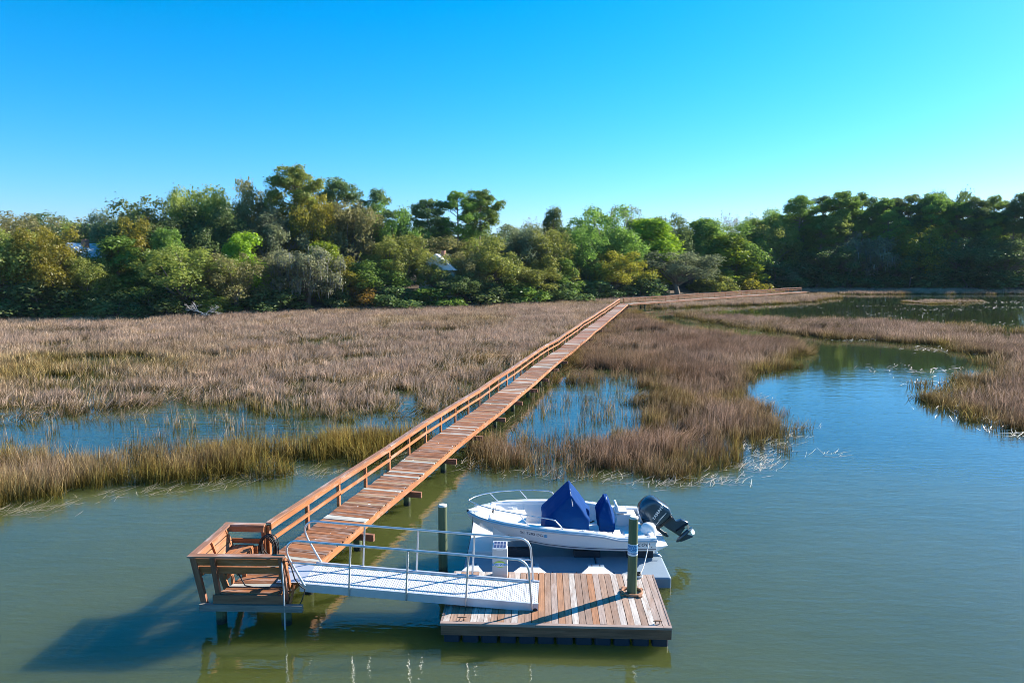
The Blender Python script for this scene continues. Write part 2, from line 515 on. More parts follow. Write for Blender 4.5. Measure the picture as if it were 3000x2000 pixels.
# ------------------------------------------------------------------ the setting: water, land, marsh
SHORE = [(-400, 70), (-110, 84), (-72.0, 86.5), (-64.5, 87.9), (-53.0, 90.2), (-41.3, 93.8), (-30.2, 103.0), (-15.7, 107.0), (0.0, 116.7), (15.9, 130.2), (35.0, 143.6), (65.4, 167.9), (91.8, 171.3), (120.3, 164.6), (133.8, 161.5), (180, 150), (500, 120)]
_sx = np.array([p[0] for p in SHORE]); _sy = np.array([p[1] for p in SHORE])


def shore_y(x): return np.interp(x, _sx, _sy)


def lattice(seed):
    g = np.random.default_rng(seed).random((64, 64))
    return g


_lat = [lattice(s) for s in range(5)]


def vnoise(x, y, cell, k=0):
    x = np.asarray(x) / cell + 17.3; y = np.asarray(y) / cell + 9.1
    xi = np.floor(x).astype(int); yi = np.floor(y).astype(int); fx = x - xi; fy = y - yi
    fx = fx * fx * (3 - 2 * fx); fy = fy * fy * (3 - 2 * fy); g = _lat[k]
    a = g[xi % 64, yi % 64]; b = g[(xi + 1) % 64, yi % 64]; c = g[xi % 64, (yi + 1) % 64]; d = g[(xi + 1) % 64, (yi + 1) % 64]
    return (a * (1 - fx) + b * fx) * (1 - fy) + (c * (1 - fx) + d * fx) * fy


def ground_z(x, y):
    d = np.asarray(y) - shore_y(x)
    return np.where(d < 0, np.maximum(-1.0, 0.1 + 0.12 * d), np.minimum(3.2, 0.10 + np.minimum(d, 2) * 0.125 + 0.11 * d))


MB().add([(-3000, -400, 0), (3000, -400, 0), (3000, 3500, 0), (-3000, 3500, 0)], [(0, 1, 2, 3)]).build('water', M['water'], kind='structure')

gx = np.concatenate([[-3000, -1200, -500, -250], np.linspace(-160, 220, 120), [320, 600, 1300, 3000]])
gd = np.concatenate([np.linspace(-8, 60, 70), [80, 120, 220, 600, 1500, 3300]])
gv = []; gf = []
for j, d in enumerate(gd):
    for x in gx:
        y = float(shore_y(x)) + d + float((vnoise(x, d, 6.0) - 0.5) * 2.0)
        z = float(ground_z(x, y)) + float(vnoise(x, y, 5.0, 1) * 0.35 - 0.17)
        gv.append((x, y, z if d > -7 else -1.2))
w_ = len(gx)
for j in range(len(gd) - 1):
    for i in range(w_ - 1):
        gf.append((j * w_ + i, j * w_ + i + 1, (j + 1) * w_ + i + 1, (j + 1) * w_ + i))
MB().add(gv, gf, True).build('ground', M['ground'], kind='structure')


def strip(name, pts, wid, z_off, material):
    vs = []; fs = []
    for i, (x, y) in enumerate(pts):
        a = Vector(pts[max(0, i - 1)]); b = Vector(pts[min(len(pts) - 1, i + 1)]); d = (b - a).normalized(); n = Vector((-d.y, d.x))
        for s in (-1, 1):
            px = x + n.x * wid / 2 * s; py = y + n.y * wid / 2 * s
            vs.append((px, py, float(ground_z(px, py)) + z_off))
    for i in range(len(pts) - 1): fs.append((2 * i, 2 * i + 1, 2 * i + 3, 2 * i + 2))
    MB().add(vs, fs).build(name, material, kind='structure')


strip('gravel_path', [(-75, 104), (-60, 105), (-50, 106), (-42, 109), (-30, 117), (-16, 121), (0, 131), (12, 141), (22, 149)], 4.0, 0.30, M['gravel'])

# marsh outlines (metres, camera above the origin)
MARSH = {
    'A': [(-26, 20.5), (-18.8, 21.16), (-16.7, 21.99), (-15.66, 22.43), (-14.37, 23.72), (-12.29, 24.39), (-10.29, 25.57), (-7.89, 26.17), (-6.25, 27.67), (-4.56, 28.41), (-4.2, 31.9), (-6.7, 31.0), (-8.67, 30.0), (-11.2, 29.0), (-13.77, 28.4), (-16.38, 28.1), (-20.31, 27.7), (-26, 27.3)],
    'C': [(-34, 32.5), (-25.29, 33.82), (-22.99, 34.18), (-21.0, 35.14), (-18.56, 37.34), (-15.96, 37.77), (-12.85, 34.9), (-9.88, 33.8), (-7.26, 33.9), (-4.69, 34.6), (-2.9, 35.0), (-1.3, 40.89), (3.2, 59.93), (10.59, 86.49), (17.32, 112.06), (11.16, 123.27), (0.0, 117.05), (-15.49, 107.62), (-29.86, 103.77), (-40.85, 94.74), (-52.17, 90.79), (-63.54, 88.49), (-85, 86.5), (-85, 32)],
    'D': [(-2.7, 27.67), (-1.06, 26.43), (0.65, 25.87), (2.55, 25.33), (5.07, 25.17), (6.99, 25.25), (8.72, 25.87), (10.4, 28.41), (11.63, 30.59), (13.47, 32.13), (14.33, 33.82), (14.21, 35.69), (13.71, 37.77), (14.46, 41.65), (16.98, 46.39), (20.03, 50.7), (23.68, 55.87), (26.92, 62.19), (27.43, 67.24), (24.09, 70.08), (20.84, 77.26), (18.22, 86.49), (18.02, 102.39), (18.12, 109.06), (11.79, 86.49), (3.7, 55.87), (1.0, 45.11), (2.17, 43.89), (5.51, 44.49), (8.04, 45.11), (7.3, 38.67), (6.24, 33.82), (4.72, 31.5), (2.29, 30.59), (-0.3, 30.3), (-1.93, 30.59)],
    'E': [(22.62, 100.55), (31.95, 93.25), (43.02, 87.85), (50.32, 85.6), (55.57, 75.5), (62.78, 67.24), (60, 60), (26.38, 27.67), (22.95, 30.59), (22.59, 32.32), (22.26, 34.92), (23.25, 38.67), (24.06, 41.65), (26.82, 43.66), (30.1, 45.74), (34.03, 49.93), (37.8, 56.83), (39.28, 63.38), (35.92, 66.43), (30.72, 69.5), (27.9, 74.82), (24.18, 82.22), (22.6, 90.0)],
    'F': [(19.56, 111.24), (29.5, 120.86), (45.89, 134.4), (60.53, 146.07), (68.36, 150.07), (65.68, 138.84), (55.48, 126.31), (43.33, 118.3), (33.26, 113.5), (23.83, 108.36)],
    'G': [(64, 158), (67.31, 166.96), (85.72, 171.94), (137.68, 166.96), (128.18, 150.07), (99.7, 151.07), (71.21, 150.07)],
    'I': [(70.28, 126.31), (78.12, 131.25), (85.81, 131.25), (86.31, 126.31), (79.07, 120.86), (70.3, 119.99)],
    'L': [(20.5, 112.9), (17.5, 113.5), (12, 124), (22, 135), (40, 147), (60, 163), (64, 158), (45.0, 136.0), (29.0, 122.5)],
    # thinly grown pools
    'P1': [(-26, 26.5), (-20.3, 27.0), (-11.2, 27.9), (-6.7, 29.7), (-3.6, 31), (-3.0, 35), (-7.2, 36.5), (-12.8, 36.9), (-18.5, 37.3), (-23, 34.2), (-26, 33.8)],
    'P2': [(-1.9, 30.6), (-0.3, 30.3), (4.7, 31.5), (6.2, 33.8), (7.3, 38.7), (8, 45), (5.5, 44.5), (2.2, 43.9), (0.7, 43), (-1.0, 36)],
}
W_O = Vector((-5.205, 14.7)); W_D = Vector((0.2398, 0.9708)); W_N = Vector((0.9708, -0.2398)); W_W = 1.22


def inside(P, poly):
    x, y = P[:, 0], P[:, 1]; c = np.zeros(len(P), bool); n = len(poly)
    for i in range(n):
        x0, y0 = poly[i]; x1, y1 = poly[(i + 1) % n]
        if y0 == y1: continue
        c ^= ((y0 > y) != (y1 > y)) & (x < (x1 - x0) * (y - y0) / (y1 - y0) + x0)
    return c


def edge_dist(P, poly):
    d = np.full(len(P), 1e9); n = len(poly)
    for i in range(n):
        a = np.array(poly[i]); b = np.array(poly[(i + 1) % n]); ab = b - a
        t = np.clip(((P - a) @ ab) / (ab @ ab), 0, 1)
        d = np.minimum(d, np.linalg.norm(P - (a + t[:, None] * ab), axis=1))
    return d


def off_walk(P):
    rel = P - np.array(W_O); s = rel @ np.array(W_D); l = rel @ np.array(W_N)
    ok = ~((s > -1) & (s < 99) & (l > -1.5) & (l < 0.12))
    rel = P - np.array((17.6, 109.0)); d2 = np.array((0.747, 0.664)); n2 = np.array((0.664, -0.747))
    s = rel @ d2; l = rel @ n2
    return ok & ~((s > -1) & (s < 64) & (np.abs(l) < 0.95))


def blades(n, rad, hm, wd, lean, seed, droop=0.25):
    g = np.random.default_rng(seed)
    a = g.random(n) * 2 * np.pi; r = rad * np.sqrt(g.random(n))
    base = np.stack([r * np.cos(a), r * np.sin(a), np.full(n, -0.05)], 1)
    h = hm * (0.55 + 0.6 * g.random(n)); dirn = g.random(n) * 2 * np.pi
    ln = lean * np.abs(g.normal(size=n)); dr = g.random(n) < droop
    ln = np.where(dr, ln + 0.45, ln); h = np.where(dr, h * 0.75, h)
    dv = np.stack([np.cos(dirn), np.sin(dirn), np.zeros(n)], 1)
    mid = base + dv * (h * ln * 0.35)[:, None] + np.array([0, 0, 1]) * (h * 0.55)[:, None]
    tip = base + dv * (h * ln)[:, None] + np.array([0, 0, 1]) * (h * np.where(dr, 0.80, 1.0))[:, None]
    fa = g.random(n) * np.pi; wv = np.stack([np.cos(fa), np.sin(fa), np.zeros(n)], 1) * (wd * (0.6 + 0.8 * g.random(n)) / 2)[:, None]
    q1 = np.stack([base - wv, base + wv, mid + wv * 0.8, mid - wv * 0.8], 1)
    q2 = np.stack([mid - wv * 0.8, mid + wv * 0.8, tip + wv * 0.12, tip - wv * 0.12], 1)
    V = np.stack([q1, q2], 1).reshape(-1, 3)
    hh = np.clip(V[:, 2] / hm, 0, 1)
    tone = np.repeat(g.random(n), 8)
    return np_mesh('reed_clump', V, 4, M['reed'], attrs={'h': hh, 'tone': tone})


clump_near = bpy.data.collections.new('clump_near'); clump_far = bpy.data.collections.new('clump_far'); clump_thin = bpy.data.collections.new('clump_thin')
for i in range(7):
    clump_near.objects.link(bpy.data.objects.new('reed_clump', blades(40, 0.30, 0.95, 0.014, 0.20, 100 + i, 0.3)))
    clump_far.objects.link(bpy.data.objects.new('reed_clump', blades(30, 0.40, 0.98, 0.028, 0.22, 200 + i, 0.28)))
    clump_thin.objects.link(bpy.data.objects.new('reed_clump', blades(9, 0.22, 0.75, 0.012, 0.2, 300 + i, 0.15)))


def scatter_nodes(name, collection):
    ng = bpy.data.node_groups.new(name, 'GeometryNodeTree')
    ng.interface.new_socket('Geometry', in_out='INPUT', socket_type='NodeSocketGeometry')
    ng.interface.new_socket('Geometry', in_out='OUTPUT', socket_type='NodeSocketGeometry')
    N = ng.nodes; L = ng.links
    gi = N.new('NodeGroupInput'); go = N.new('NodeGroupOutput')
    ci = N.new('GeometryNodeCollectionInfo'); ci.inputs['Collection'].default_value = collection; ci.inputs['Separate Children'].default_value = True; ci.inputs['Reset Children'].default_value = True
    ip = N.new('GeometryNodeInstanceOnPoints'); ip.inputs['Pick Instance'].default_value = True
    def attr(nm, dt):
        a = N.new('GeometryNodeInputNamedAttribute'); a.data_type = dt; a.inputs[0].default_value = nm; return a.outputs[0]
    L.new(gi.outputs[0], ip.inputs['Points']); L.new(ci.outputs[0], ip.inputs['Instance'])
    L.new(attr('pick', 'INT'), ip.inputs['Instance Index'])
    e2r = N.new('FunctionNodeEulerToRotation'); L.new(attr('rot', 'FLOAT_VECTOR'), e2r.inputs[0]); L.new(e2r.outputs[0], ip.inputs['Rotation'])
    L.new(attr('siz', 'FLOAT_VECTOR'), ip.inputs['Scale'])
    L.new(ip.outputs[0], go.inputs[0])
    return ng


NG = {k: scatter_nodes('scatter_' + k, c_) for k, c_ in (('near', clump_near), ('far', clump_far), ('thin', clump_thin))}


def marsh(name, P, tint, hs_, which, label, red=None):
    n = len(P)
    me = bpy.data.meshes.new(name); me.vertices.add(n)
    me.vertices.foreach_set('co', np.column_stack([P, np.zeros(n)]).astype(np.float32).ravel())
    def at(nm, dt, key, val): a = me.attributes.new(nm, dt, 'POINT'); a.data.foreach_set(key, val)
    at('tint', 'FLOAT', 'value', tint.astype(np.float32))
    at('red', 'FLOAT', 'value', (np.zeros(n) if red is None else red).astype(np.float32))
    at('pick', 'INT', 'value', nrg.integers(0, 7, n).astype(np.int32))
    # stalks lean a little down wind, in patches
    la = vnoise(P[:, 0], P[:, 1], 5.0, 2) * 0.5 - 0.2
    rot = np.column_stack([(vnoise(P[:, 0], P[:, 1], 3.0, 3) - 0.5) * 0.35, la * 0.45, np.zeros(n)])
    lod = np.clip((vnoise(P[:, 0], P[:, 1], 4.5, 4) - 0.66) * 6, 0, 1) * np.clip((vnoise(P[:, 0], P[:, 1], 1.2, 0)) * 1.6, 0, 1)   # flattened patches
    rot[:, 1] += lod * 0.95; rot[:, 0] += lod * 0.35
    at('rot', 'FLOAT_VECTOR', 'vector', rot.astype(np.float32).ravel())
    sc = np.column_stack([0.85 + 0.5 * nrg.random(n), 0.85 + 0.5 * nrg.random(n), hs_])
    sg = np.where(nrg.random(n) < 0.5, -1, 1); sc[:, 0] *= sg
    at('siz', 'FLOAT_VECTOR', 'vector', sc.astype(np.float32).ravel())
    me.update()
    o = link(name, me, label=label, cat='marsh grass', kind='stuff')
    md = o.modifiers.new('scatter', 'NODES'); md.node_group = NG[which]
    return o


# open wet hollows inside the big marsh: x, y, rx, ry
HOLLOW = [(-31, 54, 4.2, 3.4), (-41, 64, 2.5, 3.0), (-17.5, 66, 3.2, 5.5), (-28, 46, 3.5, 2.2), (-22, 40.5, 3.0, 1.6), (6, 49, 3.0, 2.2), (2.5, 47.5, 2.0, 1.5), (-13, 44, 3.2, 1.6), (-7, 41, 2.2, 1.8), (-36, 42, 3.5, 1.8), (-24, 57, 3.0, 1.8), (-12, 55, 2.5, 2.0), (-47, 74, 4, 2.5), (-8, 76, 3.5, 2.5), (-52, 58, 3.5, 2.2), (9, 60, 2.5, 2.5), (14, 74, 2.5, 3.5), (36, 78, 5, 2.5), (50, 72, 5, 3)]


def fill(key, dens, wob=1.1, thin=None):
    poly = MARSH[key]; a = np.array(poly); lo = a.min(0) - 1; hi = a.max(0) + 1
    n = int((hi[0] - lo[0]) * (hi[1] - lo[1]) * dens)
    P = lo + nrg.random((n, 2)) * (hi - lo)
    Q = P + (np.column_stack([vnoise(P[:, 0], P[:, 1], 1.7, 0), vnoise(P[:, 0], P[:, 1], 1.7, 1)]) - 0.5) * 2 * wob
    ins = inside(Q, poly)
    P = P[ins]; Q = Q[ins]
    ok = off_walk(P) & (P[:, 1] < shore_y(P[:, 0]) + 1.5)
    # view wedge only (with a margin)
    ok &= np.abs(P[:, 0]) < P[:, 1] * 0.86 + 4
    for hx, hy, rx, ry in HOLLOW:
        e = ((P[:, 0] - hx) / rx) ** 2 + ((P[:, 1] - hy) / ry) ** 2 + (vnoise(P[:, 0], P[:, 1], 1.5, 4) - 0.5) * 1.2
        ok &= ~((e < 1) & (nrg.random(len(P)) > 0.10))
    P = P[ok]; Q = Q[ok]
    d = edge_dist(Q, poly)
    # thinner towards the edge
    fade = np.clip(0.12 + d / (2.6 if key in 'DE' else 1.5), 0, 1)
    if key == 'C': fade = np.where(P[:, 1] < 52, np.clip(0.08 + d / 8.0, 0, 1), fade)
    keep = nrg.random(len(P)) < fade * (0.12 + 1.15 * vnoise(P[:, 0], P[:, 1], 2.3, 2))
    return P[keep], d[keep]


def tint_of(P, d, width, amt=1.0):
    base = np.clip(1 - d / width, 0, 1) * amt
    pn = vnoise(P[:, 0], P[:, 1], 4.0, 3); p2 = vnoise(P[:, 0], P[:, 1], 11.0, 4)
    t = base * (0.45 + 1.15 * pn) + np.clip(p2 - 0.66, 0, 1) * 1.2
    # golden patch on the far left of the big marsh
    t += 1.25 * np.exp(-(((P[:, 0] + 36) / 11.0) ** 2 + ((P[:, 1] - 50) / 8.0) ** 2)) * (0.3 + pn)
    return np.clip(t + (nrg.random(len(P)) - 0.5) * 0.25, 0, 1)


for key, dens, which, tw, lab in (
    ('A', 17, 'near', 4.2, 'band of brown marsh grass with yellow green feet left of the boardwalk in front of the blue pool'),
    ('D', 13, 'near', 2.8, 'reddish brown marsh grass around the small pool right of the boardwalk'),
    ('C', 7, 'far', 1.2, 'wide mauve brown marsh grass between the left pool and the wooded shore'),
    ('E', 7, 'far', 3.0, 'greyish marsh grass with a golden edge along the creek on the right'),
    ('F', 6, 'far', 1.0, 'strip of marsh grass in front of the far boardwalk'),
    ('L', 4, 'far', 1.0, 'strip of marsh grass behind the far boardwalk'),
    ('G', 5, 'far', 0.5, 'shaded marsh grass at the foot of the dark stand on the right'),
    ('I', 5, 'far', 1.5, 'small islet of marsh grass in the far creek'),
):
    P, d = fill(key, dens)
    t = tint_of(P, d, tw, 0.95)
    hgt = 0.46 + 0.34 * vnoise(P[:, 0], P[:, 1], 3.2, 1) + 0.25 * vnoise(P[:, 0], P[:, 1], 0.9, 2) + 0.45 * nrg.random(len(P))
    hgt *= np.clip(0.80 + d * 0.22, 0, 1)
    hgt *= {'A': 0.92, 'D': 0.86, 'C': 0.74}.get(key, 0.78)
    if key == 'I': hgt *= 0.5
    red = {'D': 0.62, 'A': 0.30, 'E': 0.45, 'C': 0.0}.get(key, 0.1) + (vnoise(P[:, 0], P[:, 1], 6.0, 2) - 0.5) * 0.5
    marsh('marsh_grass', P, t, hgt, which, lab, np.clip(red, 0, 1))
for key, dens, lab in (('P1', 2.2, 'thin scattered stalks standing in the blue pool left of the boardwalk'), ('P2', 3.2, 'thin scattered stalks standing in the small pool right of the boardwalk')):
    poly = MARSH[key]; a = np.array(poly); lo = a.min(0); hi = a.max(0)
    P = lo + nrg.random((int((hi[0] - lo[0]) * (hi[1] - lo[1]) * dens), 2)) * (hi - lo)
    P = P[inside(P, poly) & off_walk(P)]
    P = P[nrg.random(len(P)) < np.clip(1.5 * vnoise(P[:, 0], P[:, 1], 1.6, 3) - 0.25 + 0.5 * np.exp(-edge_dist(P, poly)), 0, 1)]
    marsh('marsh_grass', P, np.full(len(P), 0.15), 0.7 + 0.5 * nrg.random(len(P)), 'thin', lab)


def wrack(spots, label, cat, size=(0.2, 0.75), wd=0.011, material=None, up=0.10):
    """dead stalks lying about on the water and the grass feet; spots: x, y, rx, ry, count"""
    V = []
    for x, y, rx, ry, n in spots:
        for _ in range(n):
            px = x + rng.gauss(0, rx / 2); py = y + rng.gauss(0, ry / 2)
            a = rng.gauss(0.5, 0.8); L = rng.uniform(*size); t = rng.uniform(-0.02, up) ; w = wd * rng.uniform(0.6, 1.5)
            dx, dy = math.cos(a), math.sin(a); z0 = rng.uniform(0.008, 0.04); z1 = z0 + max(0, t) * L * 2 + rng.uniform(0, 0.05)
            bx, by = px + dx * L / 2, py + dy * L / 2; k = rng.gauss(0, 0.08) * L
            mx, my = (px + bx) / 2 - dy * k, (py + by) / 2 + dx * k
            ex, ey = px + dx * L, py + dy * L
            nx, ny = -dy * w / 2, dx * w / 2
            V += [(px - nx, py - ny, z0), (px + nx, py + ny, z0), (mx + dx * L / 4 + nx, my + dy * L / 4 + ny, (z0 + z1) / 2 + w * .5), (mx + dx * L / 4 - nx, my + dy * L / 4 - ny, (z0 + z1) / 2)]
            V += [(mx + dx * L / 4 - nx, my + dy * L / 4 - ny, (z0 + z1) / 2), (mx + dx * L / 4 + nx, my + dy * L / 4 + ny, (z0 + z1) / 2 + w * .5), (ex + nx * .3, ey + ny * .3, z1), (ex - nx * .3, ey - ny * .3, z1)]
    return link('dead_reeds', np_mesh('dead_reeds', np.array(V), 4, material or M['straw']), label=label, cat=cat, kind='stuff')


sp = []
ax = MARSH['A'][1:10]
for i in range(len(ax) - 1):
    for k in range(4):
        t = rng.random(); x = ax[i][0] + (ax[i + 1][0] - ax[i][0]) * t; y = ax[i][1] + (ax[i + 1][1] - ax[i][1]) * t
        sp.append((x + 0.2, y - 0.45, 1.0, 0.9, 9))
sp += [(-10.6, 24.6, 1.6, 0.8, 40), (-12.3, 23.6, 1.2, 0.6, 26), (-16.2, 21.8, 1.6, 0.6, 30), (-9.0, 25.6, 1.5, 0.5, 26)]
wrack(sp, 'dead stalks floating along the edge of the grass band left of the boardwalk', 'dead reeds', material=M['straw_dull'])
sp = []
ax = MARSH['D'][0:9]
for i in range(len(ax) - 1):
    for k in range(4):
        t = rng.random(); x = ax[i][0] + (ax[i + 1][0] - ax[i][0]) * t; y = ax[i][1] + (ax[i + 1][1] - ax[i][1]) * t
        sp.append((x + 0.1, y - 0.35, 1.0, 0.8, 8))
sp += [(9.4, 26.6, 0.9, 0.9, 60), (10.2, 28.3, 0.5, 1.4, 46), (11.6, 29.8, 0.5, 1.2, 36), (12.6, 31.2, 0.6, 0.8, 24), (5.5, 24.4, 1.2, 0.5, 30), (7.4, 24.5, 1.0, 0.5, 26), (13.2, 28.2, 0.7, 0.4, 14), (13.6, 32.8, 1.6, 0.3, 22), (14.2, 39.5, 0.8, 1.6, 24)]
wrack(sp, 'bleached dead stalks floating along the edge of the grass right of the boardwalk', 'dead reeds', wd=0.014)
sp = [(23.6, 34.6, 1.2, 1.4, 30), (23.4, 31.8, 1.6, 1.2, 40), (24.5, 37.5, 2, 1.5, 30), (29.5, 50, 4, 3, 60), (27, 44.6, 2.5, 1.0, 30), (37, 61, 3, 2.5, 40), (33, 68, 4, 1.2, 30), (43, 76, 12, 9, 58), (57, 82, 12, 9, 76), (52, 98, 10, 5, 54), (66, 108, 9, 4, 58), (78, 112, 9, 3, 54), (60, 116, 9, 2, 27), (84, 124, 8, 2, 54), (96, 128, 9, 2, 49), (42, 113, 9, 3, 31), (31, 108, 7, 3, 22), (26, 92, 4, 7, 22), (55, 128, 8, 5, 27)]
wrack(sp, 'pale stalks added as sun glints over the far right marsh and creek', 'dead reeds', size=(0.25, 0.8), wd=0.026)  # pale strips added in place of sun glints on wet reeds

# ------------------------------------------------------------------ boardwalk
DECK = 0.80
walk = empty('boardwalk', (W_O.x, W_O.y, 0), (0, 0, 0), label='long brown wooden boardwalk with a railing on its left side crossing the marsh', cat='boardwalk')


def wob(s): return 0.02 * math.sin(s * 0.55 + 1) + 0.018 * math.sin(s * 0.23) + 0.012 * math.sin(s * 1.1 + 2)
def wobx(s): return 0.03 * math.sin(s * 0.31 + 0.5) + 0.02 * math.sin(s * 0.77)


def wp(s, l, z):
    """boardwalk coordinates (along, to the right, up) to offsets from its empty"""
    x = W_D.x * s + W_N.x * (l + wobx(s)); y = W_D.y * s + W_N.y * (l + wobx(s))
    return Vector((x, y, z + wob(s)))


WA = math.atan2(W_N.y, W_N.x)
plank_me = MB().box((0, 0, 0), (W_W + 0.06, 0.134, 0.036)).mesh('plank', M['deck'])
S0 = 1.40; STEP = 0.146; N_PL = 664
far = MB(); far_r = []
for i in range(N_PL):
    s = S0 + i * STEP
    ja = rng.gauss(0, 0.006); jz = rng.gauss(0, 0.003); jl = rng.gauss(0, 0.012)
    p = wp(s, -W_W / 2 + jl, DECK - 0.018 + jz)
    if i < 300:
        link('plank', plank_me, walk, p, (rng.gauss(0, 0.006), rng.gauss(0, 0.004), WA + ja))
    else:
        far.box(p, (W_W + 0.06, 0.134, 0.036), Matrix.Rotation(WA + ja, 3, 'Z')); far_r += [rng.random()] * 8
# corner platform and the second run of the walk along the shore
C2 = Vector((17.75, 108.9)) - W_O; D2 = Vector((0.747, 0.664)); N2 = Vector((0.664, -0.747)); A2 = math.atan2(N2.y, N2.x)


def wp2(s, l, z): return Vector((C2.x + D2.x * s + N2.x * l, C2.y + D2.y * s + N2.y * l, z + 0.03 * math.sin(s * 0.4) + 0.02 * math.sin(s)))


for i in range(int(60 / STEP)):
    p = wp2(0.3 + i * STEP, 0, DECK - 0.024)
    far.box(p, (W_W + 0.06, 0.134, 0.036), Matrix.Rotation(A2, 3, 'Z')); far_r += [rng.random()] * 8
fo = far.build('far_planks', M['deck_far'], walk, kind='stuff')
at = fo.data.attributes.new('rnd', 'FLOAT', 'POINT'); at.data.foreach_set('value', np.array(far_r, np.float32))

POST = 1.83; RAIL = 1.63
post_me = MB().box((0, 0, 0), (0.09, 0.09, RAIL - 0.35)).mesh('rail_post', M['rail'])
posts_s = [1.62 + POST * i for i in range(53)]
for s in posts_s:
    link('rail_post', post_me, walk, wp(s, -W_W - 0.05, (RAIL + 0.30) / 2), (0, 0, WA))
for i in range(0, len(posts_s) - 1, 2):
    a, b = posts_s[i], posts_s[min(i + 2, len(posts_s) - 1)]
    mid_s = posts_s[min(i + 1, len(posts_s) - 1)]
    j = rng.gauss(0, 0.012)
    def seg(name, mt, l, z, w, h):
        m = MB()
        pa, pb = wp(a + 0.004, l, z), wp(b - 0.004, l, z)
        c = (pa + pb) / 2; d = (pb - pa)
        yaw = math.atan2(d.y, d.x); pitch = -math.atan2(d.z, d.to_2d().length)
        o = MB().box((0, 0, 0), (d.length, w, h)).build(name, mt, walk)
        o.location = c; o.rotation_euler = (0, pitch, yaw)
    seg('cap_rail', M['cap'], -W_W - 0.045, RAIL + 0.02 + j * 0.3, 0.15, 0.04)
    seg('top_rail', M['rail'], -W_W + 0.018, RAIL - 0.07 + j * 0.3, 0.038, 0.13)
    seg('mid_rail', M['rail'], -W_W + 0.018, DECK + 0.42 + j, 0.038, 0.10)
    for nm, l in (('stringer', 0.022), ('stringer', -W_W - 0.022)):
        seg(nm, M['rail'], l, DECK - 0.135, 0.042, 0.19)
# bents: cap beam across and two pilings
beam_me = MB().box((0, 0, 0), (W_W + 0.62, 0.10, 0.19)).mesh('cap_beam', M['fascia'])
m = MB(); m.tube([(0, 0, -1.5), (0, 0, 0.6)], 0.115, 12)
pile_me = m.mesh('piling', M['pile'])
for i in range(26):
    s = 4.05 + 3.66 * i
    link('cap_beam', beam_me, walk, wp(s, -W_W / 2 + 0.10, DECK - 0.33), (0, 0, WA))
    for l in (-0.18, -W_W + 0.15):
        link('piling', pile_me, walk, wp(s + 0.18, l, 0), (rng.gauss(0, 0.012), rng.gauss(0, 0.012), rng.random() * 6))
# second run: rail on the far side
for i in range(33):
    s = 0.2 + 1.83 * i
    link('rail_post', post_me, walk, wp2(s, -W_W / 2 - 0.05, (RAIL + 0.30) / 2), (0, 0, A2))
    if i < 32:
        for nm, mt, l, z, w, h in (('cap_rail', M['cap'], -W_W / 2 - 0.03, RAIL + 0.02, 0.15, 0.045), ('top_rail', M['rail'], -W_W / 2 + 0.02, RAIL - 0.07, 0.04, 0.13), ('mid_rail', M['rail'], -W_W / 2 + 0.02, DECK + 0.42, 0.04, 0.11), ('stringer', M['rail'], W_W / 2 + 0.03, DECK - 0.13, 0.045, 0.2)):
            pa, pb = wp2(s, l, z), wp2(s + 1.83, l, z); d = pb - pa
            o = MB().box((0, 0, 0), (d.length, w, h)).build(nm, mt, walk)
            o.location = (pa + pb) / 2; o.rotation_euler = (0, -math.atan2(d.z, d.to_2d().length), math.atan2(d.y, d.x))
    if i % 2 == 0:
        for l in (-0.4, 0.45): link('piling', pile_me, walk, wp2(s + 0.3, l, 0))

# pier head at the near end: deck boards parallel to the front edge, beams and pilings
def xr(y): return W_O.x + 0.247 * (y - W_O.y)


y = 14.80
while y < 16.42:
    x1 = xr(y) + (0.02 if y > 14.9 else 0.0); x0 = xr(y) - 1.29
    lim = 16.05 + (x1 - xr(16.05)) * -0.247
    o = MB().box((0, 0, 0), (x1 - x0, 0.134, 0.036)).build('plank', M['deck'], walk)
    o.location = ((x0 + x1) / 2 - W_O.x, y - W_O.y, DECK - 0.026 + rng.gauss(0, 0.002)); o.rotation_euler = (0, 0, rng.gauss(0, 0.004) - 0.02)
    y += STEP
def wbeam(name, a, b, w, h, mt):
    a = Vector(a); b = Vector(b); d = b - a
    o = MB().box((0, 0, 0), (d.length, w, h)).build(name, mt, walk)
    o.location = (a + b) / 2 - Vector((W_O.x, W_O.y, 0)); o.rotation_euler = (0, -math.atan2(d.z, d.to_2d().length), math.atan2(d.y, d.x))
    return o
wbeam('fascia_board', (-6.62, 14.70, 0.665), (-5.02, 14.67, 0.665), 0.045, 0.20, M['fascia'])
wbeam('cap_beam', (-6.92, 14.70, 0.485), (-4.62, 14.62, 0.485), 0.10, 0.15, M['beam'])
wbeam('cap_beam', (-6.5, 16.35, 0.45), (-4.55, 16.2, 0.45), 0.10, 0.20, M['beam'])
wbeam('stringer', (-5.17, 14.72, 0.665), (-4.78, 16.3, 0.665), 0.042, 0.19, M['rail'])
wbeam('stringer', (-6.47, 14.74, 0.665), (-6.08, 16.35, 0.665), 0.042, 0.19, M['fascia'])
for x, y in ((-6.55, 14.92), (-5.06, 14.85), (-4.98, 16.30), (-6.2, 16.5)):
    link('piling', pile_me, walk, (x - W_O.x, y - W_O.y, -0.02), (0, 0, rng.random() * 6))

